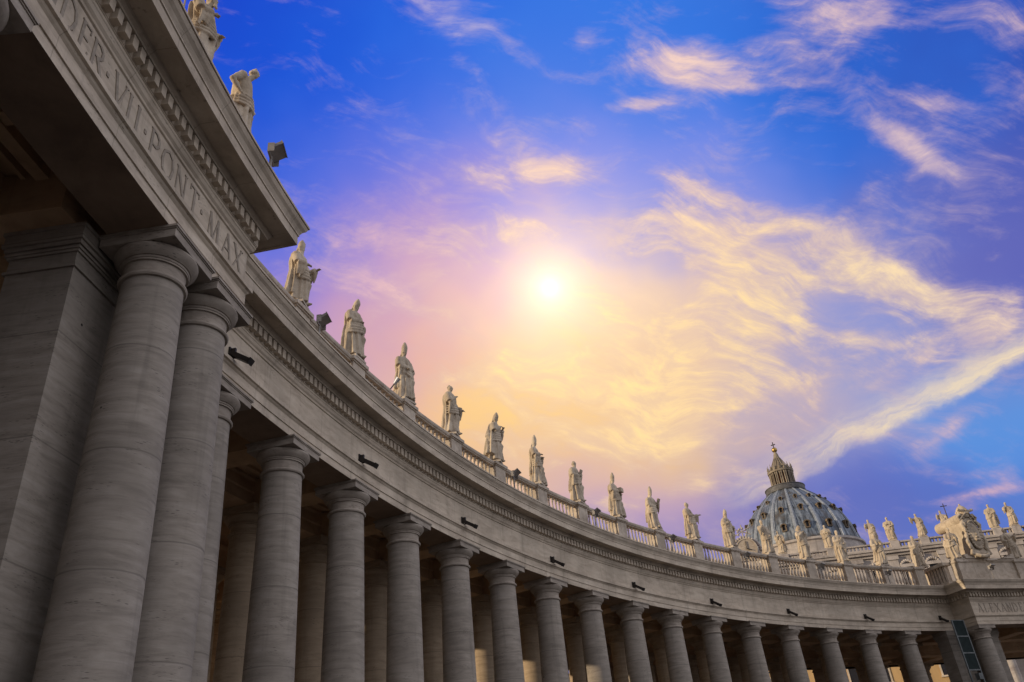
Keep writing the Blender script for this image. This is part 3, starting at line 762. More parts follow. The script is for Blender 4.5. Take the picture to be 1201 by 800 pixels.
for (r, z) in fine:
    t = (z - 89.6) / 25.2; w_ = .95 - .5 * t; p_ = .75 - .35 * t
    L.append([(r - .4, -w_, z), (r + p_ * .55, -w_, z + .0), (r + p_ * .6, -w_ * .55, z), (r + p_, -w_ * .45, z), (r + p_, w_ * .45, z), (r + p_ * .6, w_ * .55, z), (r + p_ * .55, w_, z), (r - .4, w_, z)])
ribm.loops(L, True, True); ME_RIB = ribm.mesh('rib', 30); ME_RIB.materials.append(M_RIB)
for k in range(16): part('rib', ME_RIB, dome, (0, 0, 0), 2 * pi * (k + .5) / 16)
def dormer(z, s):
    r = prof_r(z); m = MB()
    m.box(r - 1.2 * s, r + .75 * s, -.95 * s, -.55 * s, z - 1.2 * s, z + 1.0 * s); m.box(r - 1.2 * s, r + .75 * s, .55 * s, .95 * s, z - 1.2 * s, z + 1.0 * s); m.box(r - 1.2 * s, r + .8 * s, -.55 * s, .55 * s, z - 1.2 * s, z - .8 * s)
    for q in range(9):
        a = pi * q / 8; m.box(r - 1.8 * s, r + 1.0 * s, 1.0 * s * cos(a) - .22 * s, 1.0 * s * cos(a) + .22 * s, z + .9 * s + .75 * s * sin(a) - .2 * s, z + .9 * s + .75 * s * sin(a) + .2 * s)
    m.box(r - .8 * s, r + .05 * s, -.6 * s, .6 * s, z - .8 * s, z + 1.3 * s)
    return m
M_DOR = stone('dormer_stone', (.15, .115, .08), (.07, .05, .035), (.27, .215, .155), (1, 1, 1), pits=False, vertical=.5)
for (z, s) in ((94.5, 1.0), (102.3, .85), (108.3, .6)):
    me = dormer(z, s).mesh('dormer_window'); me.materials.append(M_DOR)
    pm = MB().box(prof_r(z) + .06, prof_r(z) + .12, -.5 * s, .5 * s, z - .75 * s, z + 1.1 * s).mesh('pane'); pm.materials.append(M_WIN)
    for k in range(16):
        part('dormer_window', me, dome, (0, 0, 0), 2 * pi * k / 16)
        part('pane', pm, dome, (0, 0, 0), 2 * pi * k / 16)
b = MB().lathe([(24.2, 60), (24.2, 62), (22.4, 63), (22.4, 80), (24.6, 81), (25, 82.6), (23.6, 83), (23.4, 88), (24.2, 88.4), (24.2, 89.2), (23.0, 89.6)], 64)
for k in range(16):
    Mx = Matrix.Rotation(2 * pi * (k + .5) / 16, 4, 'Z')
    b.box(22, 26.4, -1.6, 1.6, 63, 82.4, Mx)
    for s in (-1, 1): b.lathe([(.75, 64), (.65, 79.5), (.9, 80), (.9, 81)], 12, Mx @ Matrix.Translation((26.4, s * 1.0, 0)))
part('drum', b.mesh('drum', 35), BAS, DLc, 0, M_FAC)
lan = MB().lathe([(7.0, 114.2), (7.7, 114.4), (7.9, 115.0), (7.6, 115.2), (7.6, 116.3), (7.9, 116.4), (7.9, 116.7), (5.0, 116.75), (3.4, 117.0), (3.3, 123.2), (5.2, 123.5), (5.35, 124.2), (4.9, 124.4), (4.4, 124.6), (4.2, 125.9), (3.7, 126.0), (2.6, 126.9), (1.9, 128.4), (1.35, 130.2), (.95, 132.2), (.6, 133.2), (.3, 133.4)], 32)
lantern = part('lantern', lan.mesh('lantern', 35), BAS, DLc, 0, M_DST)
g_ = MB().lathe([(7.2, 114.3), (8.0, 114.5), (8.1, 115.0), (7.95, 115.1), (7.95, 116.5), (8.15, 116.6), (8.15, 116.85), (5.2, 116.9)], 48)
part('gallery', g_.mesh('gallery', 35), lantern, mat=plain('gallery_lead', (.10, .10, .105), .6, .1, .4, 1.0))
m = MB()
for s in (-1, 1): m.lathe([(.34, 117), (.27, 117.4), (.25, 122.4), (.36, 122.7), (.36, 123.3)], 10, Matrix.Translation((4.7, s * .36, 0)))
m.box(3.2, 5.0, -.72, .72, 116.76, 117.0); m.box(3.2, 4.4, -.22, .22, 117, 123.3)
ME_LC = m.mesh('lantern_columns', 35); ME_LC.materials.append(M_DST)
m = MB().lathe([(.28, 124.3), (.42, 124.8), (.2, 125.2), (.32, 125.8), (.14, 126.3), (.05, 127.3)], 8, Matrix.Translation((4.9, 0, 0)))
ME_LP = m.mesh('candelabrum', 35); ME_LP.materials.append(M_DST)
M_PANE = plain('lantern_window', (.30, .10, .03), .5)
m = MB().box(3.3, 3.55, -.60, .60, 117.2, 122.8); ME_LW = m.mesh('lantern_window'); ME_LW.materials.append(M_PANE)
m = MB().lathe([(.05, 0), (.16, 0), (.12, 6.9), (.05, 7)], 6, Matrix.Translation((3.6, 0, 126.0)) @ Matrix.Rotation(-.47, 4, 'Y')); ME_CR = m.mesh('spire_rib'); ME_CR.materials.append(M_DST)
for k in range(16):
    a = 2 * pi * (k + .5) / 16
    part('lantern_columns', ME_LC, lantern, (0, 0, 0), a); part('candelabrum', ME_LP, lantern, (0, 0, 0), a); part('lantern_window', ME_LW, lantern, (0, 0, 0), a + pi / 16); part('spire_rib', ME_CR, lantern, (0, 0, 0), a)
m = MB().ball((0, 0, 134.4), 1.15, 20, 12); part('gilded_ball', m.mesh('gilded_ball', 'all'), lantern, mat=M_GOLD)
m = MB(); m.box(-.16, .16, -.16, .16, 135.4, 138.0); m.box(-.9, .9, -.14, .14, 136.6, 136.95)
part('cross', m.mesh('cross'), lantern, (0, 0, 0), radians(-25), M_DARK)

# ------------------------------------------------------------------ statues
TMP = []
tex_a = bpy.data.textures.new('lumps', 'CLOUDS'); tex_a.noise_scale = .22; tex_a.noise_depth = 2
def fuse(mb, vox, disp=.03):
    me = mb.mesh('tmp'); o = bpy.data.objects.new('tmp', me); coll.objects.link(o)
    r = o.modifiers.new('r', 'REMESH'); r.mode = 'VOXEL'; r.voxel_size = vox; r.use_smooth_shade = True
    s = o.modifiers.new('s', 'SMOOTH'); s.factor = .5; s.iterations = 1
    d = o.modifiers.new('d', 'DISPLACE'); d.texture = tex_a; d.strength = disp; d.mid_level = .5
    dg = bpy.context.evaluated_depsgraph_get()
    out = bpy.data.meshes.new_from_object(o.evaluated_get(dg))
    bpy.data.objects.remove(o); bpy.data.meshes.remove(me)
    out.materials.clear(); out.materials.append(M_STAT)
    out.polygons.foreach_set('use_smooth', [True] * len(out.polygons))
    return out
def lerp(tab, z):
    for (a, b) in zip(tab, tab[1:]):
        if z <= b[0]:
            t = max(0, (z - a[0]) / (b[0] - a[0])); return [a[k] + (b[k] - a[k]) * t for k in range(1, len(a))]
    return list(tab[-1][1:])
def statue_mesh(seed, vox=.03, sway=.10, lean=.04, width=1.0, head_turn=0, head_tilt=.1, hat='none', beard=False, hair=.5,
                R=((.18, -.52, 1.62), (.42, -.2, 1.62)), L=((.16, .50, 1.62), (.40, .15, 1.50)), mantle=(.45, .0), swag=1, knee=1, bare=False, hood=False, extra=None, hfwd=0.0, hup=0.0):
    width *= 1.12; rg = random.Random(seed); m = MB()
    ph = [rg.uniform(0, 6.28) for _ in range(8)]
    tab = [(0, .40, .44), (.12, .38, .42), (.5, .33, .37), (.95, .31, .36), (1.3, .28, .34), (1.55, .235, .29), (1.85, .25, .35), (2.05, .22, .38), (2.17, .16, .30), (2.25, .11, .17), (2.30, .085, .09)]
    def cen(z):
        s = sin(pi * min(z, 2.2) / 2.2)
        return lean * z * z / 4 + .03 * s, sway * s - sway * .5 * (z / 2.2) ** 2 * (1 if knee > 0 else -1) * .6
    NN = 72; loops = []
    for k in range(44):
        z = 2.30 * k / 43; rx, ry = lerp(tab, z); cx, cy = cen(z); A = .058 if z < 1.45 else (.032 if not bare else .008)
        A *= max(.15, min(1, (2.35 - z) / .5)); row = []
        for i in range(NN):
            p = 2 * pi * i / NN
            f = A * (.55 * (1 - 2 * abs(sin(4.5 * p + ph[0] + .7 * sin(1.4 * z + ph[1])))) + .6 * sin(11 * p + ph[2] + 1.1 * z) + .5 * sin(6 * p + ph[3] - 1.6 * z + .6 * sin(3 * z + ph[4])))
            row.append((cx + (rx * width + f) * cos(p), cy + (ry * width + f) * sin(p), z))
        loops.append(row)
    m.loops(loops, True, True)
    # bent leg pressing through the cloth, feet
    cx, cy = cen(.95)
    m.tube([(cx + .05, knee * .16, 1.35), (cx + .30, knee * .18, .92), (cx + .16, knee * .18, .12)], [.17, .155, .10], 10)
    for s in (-1, 1): m.ball((.40 if s == knee else .30, s * .16, .05), (.17, .07, .06), 8, 6)
    # mantle over the back and one side
    if mantle:
        zb, side = mantle; loops = []
        for k in range(34):
            z = zb + (2.16 - zb) * k / 33; rx, ry = lerp(tab, z); cx, cy = cen(z); row = []; fl = (1 - (z - zb) / (2.16 - zb)) ** 1.3
            for i in range(NN):
                p = 2 * pi * i / NN
                f = .05 * (sin(8 * p + ph[5] + .9 * z) + .6 * sin(13 * p + ph[6]) - .7 * abs(sin(3.5 * p + ph[7] + z)))
                f *= max(.2, min(1, (2.25 - z) / .4))
                row.append((cx - .11 - .05 * fl + (rx * .86 * width + f) * cos(p), cy + side * (.04 + .22 * fl) + (ry * (1.10 + .10 * fl) * width + f) * sin(p), z))
            loops.append(row)
        m.loops(loops, True, True)
    # swags of cloth across the front
    for q in range(4 if swag else 0):
        pts = []; zA = 1.06 + .13 * q; zB = 1.50 + .14 * q
        for k in range(9):
            t = k / 8; p = swag * (-1.9 + 3.3 * t); z = zA + (zB - zA) * t - .20 * sin(pi * t)
            rx, ry = lerp(tab, z); cx, cy = cen(z)
            pts.append((cx + (rx * width + .035) * cos(p), cy + (ry * width + .035) * sin(p), z))
        m.tube(pts, [.03, .05, .055, .06, .055, .06, .05, .045, .03], 7)
    cx, cy = cen(2.1); hx, hy = cen(2.3)
    for s, (E, H) in ((-1, R), (1, L)):
        S = Vector((cx - .01, cy + s * .33 * width, 2.06)); E = Vector(E) + Vector((cx, cy, 0)) * .6; H = Vector(H) + Vector((cx, cy, 0)) * .6
        m.ball(S, (.15, .15, .14), 10, 8)
        if bare: m.tube([S, (S + E) / 2, E, (E + H) / 2, H], [.125, .12, .095, .09, .06], 10)
        else:
            m.tube([S, (S + E) / 2, E], [.16, .155, .15], 10); m.tube([E, (E + H) / 2, E + (H - E) * .85], [.15, .14, .135], 10); m.tube([E + (H - E) * .7, H], [.07, .055], 8)
            for q in range(3):
                a = E + (H - E) * (.15 + .3 * q); m.tube([a, a + Vector((.0, s * .03, -.20 - .10 * rg.random())), a + Vector((-.05, s * .04, -.42 - .25 * rg.random()))], [.10, .075, .03], 7)
        d = (H - E).normalized(); m.ball(H + d * .05, (.065, .06, .06), 8, 6)
        sd = d.cross(Vector((0, 0, 1))); sd = sd.normalized() if sd.length > .1 else Vector((0, 1, 0))
        for q in range(4): m.tube([H + d * .06 + sd * (q - 1.5) * .033, H + d * (.15 + .01 * (q % 2)) + sd * (q - 1.5) * .036 + Vector((0, 0, -.02)), H + d * .19 + sd * (q - 1.5) * .03 + Vector((0, 0, -.06))], [.02, .019, .014], 6)
        m.tube([H, H + d * .07 - sd * s * .08 + Vector((0, 0, .03))], [.024, .016], 6)
    # neck and head
    m.tube([(hx - .01, hy, 2.16), (hx + .02 + hfwd, hy, 2.42 + hup)], [.12, .085], 10)
    HM = Matrix.Translation((hx + .03 + hfwd, hy, 2.50 + hup)) @ Matrix.Rotation(head_turn, 4, 'Z') @ Matrix.Rotation(head_tilt, 4, 'Y')
    m.ball((0, 0, .02), (.135, .112, .165), 16, 12, HM); m.ball((.035, 0, -.05), (.10, .085, .11), 12, 8, HM)
    m.tube([(.12, 0, .045), (.158, 0, -.012), (.128, 0, -.03)], [.014, .024, .016], 7, HM)           # nose
    m.tube([(.105, -.075, .055), (.134, 0, .062), (.105, .075, .055)], [.012, .018, .012], 6, HM)    # brow
    m.tube([(.118, -.035, -.066), (.132, 0, -.064), (.118, .035, -.066)], .012, 6, HM)              # lips
    for s in (-1, 1): m.ball((.0, s * .115, 0), (.03, .016, .042), 6, 5, HM)
    if beard:
        for q in range(12):
            a = rg.uniform(-1, 1); zz = rg.uniform(0, 1); m.ball((.10 - .03 * abs(a) + .02 * zz, a * .075 * (1 - .6 * zz), -.09 - .19 * zz), (.045, .04, .055), 6, 5, HM)
    if hood:
        m.ball((-.04, 0, .03), (.165, .16, .20), 14, 10, HM); m.tube([(-.05, 0, -.02), (-.08, 0, -.25)], [.18, .24], 12, HM)
    elif hair > 0:
        for q in range(int(30 * hair) + 6):
            a = rg.uniform(1.0, 5.3); e = rg.uniform(-.5, 1.35); m.ball((.128 * cos(a) * cos(e) - .015, .118 * sin(a) * cos(e), .03 + .165 * sin(e)), (.042, .038, .042), 6, 5, HM)
    if hat in ('mitre', 'tall'):
        h = .40 if hat == 'mitre' else .52; lp = []
        for (t, a, b) in ((0, .140, .122), (.12, .148, .126), (.35, .150, .132), (.55, .128, .128), (.75, .088, .10), (.92, .04, .055), (1, .012, .02)):
            lp.append([(a * cos(2 * pi * i / 20), b * sin(2 * pi * i / 20), .08 + h * t) for i in range(20)])
        m.loops(lp, True, True, ) if False else m.add([HM @ Vector(v) for l in lp for v in l], [(j * 20 + i, j * 20 + (i + 1) % 20, (j + 1) * 20 + (i + 1) % 20, (j + 1) * 20 + i) for j in range(6) for i in range(20)] + [tuple(range(19, -1, -1)), tuple(120 + i for i in range(20))])
        for s in (-1, 1): m.tube([(-.10, s * .06, .08), (-.15, s * .07, -.15), (-.17, s * .08, -.38)], [(.04, .02)] * 3, 6, HM)
    if extra: extra(m, cen)
    return fuse(m, vox)
M_PL = M_ROOF
STAT = []
def place_statue(me, loc, heading, label, scale=1.0, group=None, plinth=True, attr=None, hidden=False, ph=.16):
    t = thing('statue', label, 'statue', loc, heading, group)
    t.scale = (scale, scale, scale)
    part('figure', me, t, (0, 0, ph if plinth else 0))
    if plinth:
        p = MB(); p.box(-.40, .40, -.42, .42, .002, ph * .55); p.box(-.36, .36, -.38, .38, ph * .55, ph + .02); part('plinth', p.mesh('plinth'), t, mat=M_PL)
    for (nm, mb, mm) in (attr or []): part(nm, mb.mesh(nm, 35), t, (0, 0, ph if plinth else 0), mat=mm)
    return t
def staff(x, y, top, z0=.02, cross=False, crook=False):
    r_ = .05 if cross else .024
    m = MB(); m.tube([(x, y, z0), (x + .02, y, top)], r_, 7)
    if crook:
        m.tube([(x + .02, y, top)] + [(x + .02 + .12 - .12 * cos(a), y, top + .14 * sin(a)) for a in (.6, 1.4, 2.2, 3.0, 3.9, 4.8)], [.03] * 6 + [.018], 7)
    if cross: m.tube([(x, y - .36, top - .30), (x, y + .36, top - .30)], .05, 7)
    return m
def book(x, y, z, tilt=.4):
    return MB().box(-.045, .045, -.13, .13, -.17, .17, Matrix.Translation((x, y, z)) @ Matrix.Rotation(tilt, 4, 'Y'))
ZP = ZR + 1.88
def on_ring(i, do=0.0): return polar(i, .42 + do, ZP)
def small_figure(dx, dy, h=1.1):
    def f(m, cen):
        m.tube([(dx, dy, 0), (dx, dy, h * .5), (dx - .02, dy * .97, h * .8)], [.20, .15, .11], 10); m.ball((dx, dy, h * .95), (.10, .09, .11), 10, 8); m.tube([(dx, dy, h * .72), (dx + .1, dy * .8, h * .9)], [.07, .05], 7)
    return f
def flare(side, z0=.2, out=.45):
    def f(m, cen):
        for q in range(4): m.tube([(-.12, side * .30, 1.95), (-.12 - .04 * q, side * (.42 + out * .4), 1.3), (-.10 + .07 * q, side * (.35 + out * (.6 - .1 * q)), z0 + .25 * q)], [.09, .11, .06], 8)
    return f
SP = [  # index, kwargs, turn (deg, + towards the statue's left), label, attributes
 (0, dict(hat='mitre', beard=True, sway=.10, lean=.02, R=((.12, -.46, 1.60), (.42, -.30, 1.55)), L=((.22, .44, 1.62), (.62, .28, 1.66)), mantle=(.25, -.3)), 10, 'mitred bishop statue reaching both hands forward, first on the curved balustrade beyond the near portico', None),
 (1, dict(hat='mitre', sway=-.06, width=1.08, R=((.10, -.52, 1.58), (.34, -.10, 1.66)), L=((.10, .54, 1.58), (.36, .12, 1.44)), mantle=(.30, .1), head_turn=.2, head_tilt=.25), 0, "stout statue in a low mitre, hands gathered at the waist, second from the near portico", None),
 (2, dict(hat='tall', sway=.05, R=((.10, -.50, 1.60), (.34, .08, 1.55)), L=((.10, .50, 1.60), (.38, -.10, 1.50)), mantle=(.55, .0), swag=-1), -8, 'tall-mitred statue with arms folded low under a cape, standing right of a small silver spotlight', None),
 (3, dict(hat='none', beard=False, hair=.15, sway=.08, R=((.10, -.44, 1.62), (.34, -.14, 1.92)), L=((.18, .50, 1.58), (.50, .42, 1.42)), mantle=(.35, .5), head_tilt=-.05), 15, "bald statue with hand on chest and draped arm out, in the brightest sunset glow", None),
 (4, dict(hat='mitre', beard=True, sway=-.14, lean=.12, width=1.05, R=((.10, -.50, 1.64), (.36, -.06, 1.98)), L=((.22, .46, 1.66), (.46, .16, 1.92)), mantle=(.25, -.9), extra=flare(-1), head_tilt=.2), 20, 'bearded mitred statue hunched forward with a cloak billowing behind it', None),
 (5, dict(hat='tall', sway=.12, width=.92, R=((.14, -.48, 1.62), (.40, -.12, 1.72)), L=((.14, .44, 1.60), (.44, .12, 1.58)), mantle=(.6, .2), extra=small_figure(.30, .52, .85)), 15, 'slender tall-mitred statue with a small crouching figure at its feet on the right', None),
 (6, dict(hat='none', beard=True, hair=.3, sway=-.05, R=((.08, -.52, 1.60), (.36, -.16, 1.62)), L=((.12, .50, 1.60), (.40, .06, 1.78)), mantle=(.7, .1), head_tilt=.15, head_turn=.2), 10, 'round-headed bearded statue clasping a book to its chest, seventh from the near portico', [('book', book(.46, .02, 1.85), M_STAT)]),
 (7, dict(hat='tall', sway=.05, R=((.10, -.48, 1.62), (.40, -.02, 1.70)), L=((.12, .52, 1.56), (.42, .22, 1.50)), mantle=(.4, .0), extra=small_figure(.34, .38, 1.0)), 12, 'tall-mitred statue holding a square casket before it, above the eighth column', [('casket', MB().box(.32, .62, -.08, .34, 1.62, 1.90), M_STAT)]),
 (8, dict(hat='tall', sway=-.15, lean=.05, R=((.06, -.52, 1.55), (.30, -.18, 1.50)), L=((.20, .46, 1.62), (.46, .20, 1.84)), mantle=(.5, .4), knee=-1, head_turn=-.2), 5, 'tall-mitred statue with swung hip and bent arm lifting a book, ninth from the near portico', [('book', book(.50, .22, 1.94), M_STAT)]),
 (9, dict(hat='none', hair=.5, sway=.10, lean=-.02, R=((.06, -.40, 1.60), (.34, -.18, 1.64)), L=((.20, .46, 1.70), (.56, .62, 1.78)), mantle=(.3, -.3), head_tilt=-.1, head_turn=.4), 18, 'bareheaded statue stretching one open hand out to the right, left of the dome', None),
 (10, dict(hat='mitre', beard=True, sway=-.08, lean=.05, R=((.10, -.48, 1.60), (.38, -.22, 1.80)), L=((.12, .52, 1.60), (.40, .30, 1.45)), mantle=(.2, .9), extra=flare(1, .25, .7)), 10, 'mitred statue with a cloak flaring to the right, at the left edge of the dome', None),
 (11, dict(hat='none', beard=True, hair=.6, sway=.14, lean=.02, R=((.10, -.50, 1.75), (.30, -.34, 2.15)), L=((.10, .48, 1.60), (.36, .20, 1.40)), mantle=(.4, .5), head_turn=-.4), 0, "wavy-haired statue lifting a hand beside its cheek, before the dome's left side", None),
 (12, dict(hood=True, hair=0, sway=.03, width=.95, R=((.14, -.46, 1.72), (.36, -.04, 2.08)), L=((.14, .46, 1.72), (.36, .04, 2.04)), mantle=(.5, .0), head_tilt=.3), 0, "hooded statue with hands joined under its chin, before the middle of the dome", None),
 (13, dict(beard=True, hair=.7, sway=-.07, R=((.10, -.50, 1.60), (.36, -.18, 1.78)), L=((.10, .50, 1.58), (.38, .18, 1.50)), mantle=(.4, .2), swag=-1, head_turn=-.2), -6, "long-bearded statue pressing a scroll to its chest, before the dome's right edge", [('scroll', MB().tube([(.44, -.22, 1.62), (.42, .06, 1.98)], .055, 8), M_STAT)]),
 (14, dict(hair=.6, beard=True, sway=.12, R=((.08, -.50, 1.56), (.34, -.26, 1.62)), L=((.14, .46, 1.64), (.40, .12, 1.84)), mantle=(.3, -.4), head_tilt=.1), -10, 'sunlit bearded statue on the balustrade right of the dome, overlapping a smaller facade statue', None),
 (15, dict(hair=.3, sway=-.10, R=((.10, -.50, 1.60), (.40, -.16, 1.72)), L=((.10, .52, 1.54), (.30, .34, 1.30)), mantle=(.35, .3), knee=-1, head_turn=.3), -6, 'short-haired statue with one arm hanging, last on the curved balustrade before the far portico', None)]
meshes = {}
for (i, kw, turn, label, at) in SP:
    me = statue_mesh(100 + i, vox=.026 if i < 6 else .034, **kw); meshes[i] = me
    p = on_ring(i + POFF)
    place_statue(me, p, head(i + POFF) + radians(turn), label, 1.0 if i not in (3, 9) else 1.02, 'saints along the curved balustrade', attr=at)
# near portico
me = statue_mesh(201, vox=.022, hair=1.2, beard=True, sway=.10, lean=.10, head_tilt=-.05, head_turn=-.1, R=((.16, -.50, 1.66), (.40, -.22, 1.80)), L=((.16, .50, 1.62), (.46, .30, 1.50)), mantle=(.3, .3), width=1.15, hfwd=.14, hup=.06)
place_statue(me, polar(-2.60, PAV + .36, ZP), head(-2.54) + radians(10), "curly-haired bearded statue beside a tall staff, topmost in the photo above the near portico", .97, 'saints above the near portico', attr=[('staff', staff(-.2, -.62, 3.0), M_STAT)])
def hip(m, cen):
    for q in range(5): m.tube([(-.20, .30 - .02 * q, 1.62 - .1 * q), (.10, .40 - .05 * q, 1.30 - .12 * q), (.34, .05, 1.02 - .15 * q)], [.05, .06, .04], 7)
me = statue_mesh(202, vox=.022, hair=.7, beard=False, sway=.16, lean=.10, head_tilt=.25, head_turn=-.1, bare=True, width=1.12, R=((-.22, -.52, 1.76), (.02, -.34, 1.46)), L=((.10, .50, 1.66), (.34, .30, 1.36)), mantle=None, hfwd=.24, hup=.06, swag=1, extra=hip, knee=1)
place_statue(me, polar(-2.03, PAV + .36, ZP), head(-1.95) + radians(25), "golden bare-chested statue bowing its head, elbow thrown back, above the near portico", .97, 'saints above the near portico')
# far portico
me = statue_mesh(203, vox=.034, hair=.6, beard=True, sway=-.10, lean=.08, R=((.12, -.48, 1.62), (.38, -.3, 1.5)), L=((.12, .48, 1.66), (.40, .2, 1.85)), mantle=(.2, -.6), extra=flare(-1, .2, .4))
place_statue(me, polar(15.33, PAV + .45, ZP), head(15.33) - radians(20), 'bluish bearded statue leaning at the left of the great scrolled coat of arms', 1.0, 'saints above the far portico')
me = statue_mesh(204, vox=.034, hat='none', hair=.8, sway=.12, lean=.05, R=((.1, -.5, 1.6), (.38, -.25, 1.5)), L=((.2, .5, 1.75), (.5, .5, 2.0)), mantle=(.2, .8), extra=flare(1, .15, .6))
place_statue(me, polar(16.78, PAV + .45, ZP), head(16.78) - radians(15), 'wind-blown statue right of the great coat of arms, near the right edge of the photo', 1.0, 'saints above the far portico')
# statues of the facade
FS = [(-38.1, 3, 'bareheaded statue, leftmost on the basilica facade, behind the statues in front of the dome', dict(hair=.4)),
      (-27.1, 6, 'facade statue in front of the right half of the dome, farther back than its neighbours', dict(beard=True)),
      (-16.8, 205, 'broad facade statue with a raised arm half hidden by a nearer bearded statue', dict(hair=.5, beard=True, R=((.1, -.5, 1.7), (.25, -.55, 2.1)), L=((.1, .5, 1.6), (.4, .2, 1.6)), mantle=(.4, .4))),
      (-12.5, 13, 'slim facade statue against blue sky, first of the lone pair right of the dome', None),
      (-5.7, 206, 'facade statue pointing left with swept-back mantle, between the slim one and the coat of arms', dict(hair=.4, beard=True, sway=.15, R=((.15, -.55, 1.95), (.25, -.90, 2.25)), L=((.1, .5, 1.6), (.36, .2, 1.5)), mantle=(.3, .7))),
      (0, 207, 'facade statue holding a tall dark cross behind the scrolled coat of arms', dict(hair=.8, beard=True, R=((.1, -.5, 1.8), (.30, -.55, 2.2)), L=((.2, .5, 1.75), (.40, .42, 1.9)), mantle=(.3, .3))),
      (10.8, 208, 'facade statue bending forward, left one of the pair at the right edge', dict(hair=.5, sway=-.15, lean=.12, mantle=(.3, .7), extra=flare(1, .3, .5))),
      (15.0, 11, 'facade statue with a raised hand, right one of the pair at the right edge', None)]
for (x, key, label, kw) in FS:
    if key > 200: me = statue_mesh(key, vox=.05, **kw)
    else: me = meshes[key]
    p = WB @ Vector((x, -.3, 54.7))
    at = [('cross', staff(.42, .50, 3.35, cross=True), M_DARK)] if key == 207 else None
    place_statue(me, p, FE - pi / 2 + radians(rng.uniform(-15, 15)), label, 2.02, 'saints on the basilica facade', attr=at)

# ------------------------------------------------------------------ the coat of arms on the far portico
arms = thing('coat_of_arms', 'huge stone coat of arms with scroll roll, shield and tiara crowning the far portico', 'coat of arms', polar(15.86, PAV + .3, ZP + .15), head(15.86))
pr = [(-1.5, 0), (.7, 0), (.8, .4), (.55, 1.0), (.42, 1.8), (.45, 2.5), (.6, 3.2), (.6, 3.6), (-1.1, 3.6), (-1.5, 3.3), (-1.35, 2.4), (-1.0, 1.2), (-1.4, .5)]
b = MB(); b.loops([[(x, y, z) for (x, z) in pr] for y in (-.72, .72)], True, True)
part('block', b.mesh('block'), arms, mat=M_STAT)
b = MB(); b.lathe([(.25, -2.6), (.46, -2.55), (.50, -2.45), (.47, -2.3), (.50, -2.2), (.55, 0), (.58, .5), (.35, .55)], 22, Matrix.Translation((0, -.30, 3.55)) @ Matrix.Rotation(pi / 2, 4, 'Y'))
part('scroll_roll', b.mesh('scroll_roll', 35), arms, mat=M_STAT)
b = MB(); rg = random.Random(5)
b.ball((.72, 0, 2.0), (.26, .58, 1.15), 18, 12)
for q in range(28):
    a = 2 * pi * q / 28; b.ball((.80, .62 * cos(a), 2.0 + 1.2 * sin(a)), .11, 8, 6)
for s in (-1, 1):
    b.tube([(.6, s * .62, 3.3), (.75, s * .95, 2.9), (.72, s * .78, 2.2), (.72, s * 1.0, 1.4), (.72, s * .78, .8), (.75, s * 1.05, .25)], [.20, .18, .13, .19, .17, .12], 9)
    b.tube([(.5, s * .3, 3.5), (.62, s * .75, 3.85), (.62, s * 1.0, 3.6), (.62, s * .9, 3.4)], [.17, .16, .12, .08], 9)
    for q in range(6): b.ball((.70 + rg.uniform(-.1, .2), s * rg.uniform(.7, 1.05), .4 + q * .5), (.10, .13, .2), 8, 6)
for k in range(6):                                   # six little mounds inside the shield
    b.ball((.98, (-.18, 0, .18, -.09, .09, 0)[k], (1.5, 1.5, 1.5, 1.75, 1.75, 2.0)[k]), .09, 8, 6)
b.tube([(.6, -.9, .4), (.95, -.4, .1), (1.0, 0, 0.05), (.95, .4, .1), (.6, .9, .4)], .16, 8)
shield = part('shield', fuse(b, .035, .03), arms)
b = MB().lathe([(.42, 0), (.48, .1), (.46, .28), (.52, .36), (.48, .55), (.52, .62), (.42, .85), (.30, 1.02), (.14, 1.14), (.07, 1.18), (.10, 1.27), (.02, 1.35)], 20, Matrix.Translation((.35, 0, 3.62)))
for q in range(10):
    a = 2 * pi * q / 10
    for z in (.34, .6): b.ball((.35 + .5 * cos(a), .5 * sin(a), 3.62 + z), .08, 6, 5)
b.tube([(.6, -.95, 3.3), (.8, -.2, 3.95), (.7, .8, 4.3)], [.08, .08, .13], 8); b.tube([(.6, .95, 3.3), (.8, .2, 3.95), (.7, -.8, 4.3)], [.08, .08, .13], 8)
part('tiara', b.mesh('tiara', 40), arms, mat=M_STAT)

# ------------------------------------------------------------------ floodlights on the frieze and on the balustrade
M_LAMP = plain('weathered_lamp_box', (.25, .23, .21), .6, .1)
def frieze_lamp_meshes():
    b = MB(); Mx = Matrix.Rotation(radians(0), 4, 'X')
    RY = Matrix.Rotation(radians(33), 4, 'Y'); b.box(.05, .78, -.10, .10, .0, .15, RY); b.box(.78, .83, -.12, .12, -.02, .17, RY)
    h = b.mesh('housing'); h.materials.append(M_DARK)
    a = MB(); a.box(0, .05, -.09, .09, -.14, .24); a.box(.05, .20, -.04, .04, .06, .20); a.tube([(.04, 0, -.12), (.36, 0, -.14)], .03, 6)
    k = a.mesh('bracket'); k.materials.append(M_DARK)
    return h, k
h_, k_ = frieze_lamp_meshes()
DIST = ['beside the near portico', 'below the second and third statue', 'below the bright glow of the sunset', 'under the fifth balustrade panel', 'under the statue with the casket', 'left of the dome', 'below the dome', 'below the right edge of the dome', 'in the shadowed far corner']
ORD = ['first', 'second', 'third', 'fourth', 'fifth', 'sixth', 'seventh', 'eighth', 'ninth']
for q, i in enumerate(range(-1, 16, 2)):
    ii = i - .07
    t = thing('floodlight', '%s dark floodlight from the left on the frieze' % ORD[q] + (', ' + DIST[q] if q in (0, 2, 5, 8) else ''), 'floodlight', polar(ii if q < 8 else 14.83, .69, ZA + .98), head(ii), 'floodlights along the frieze')
    part('housing', h_, t); part('bracket', k_, t)
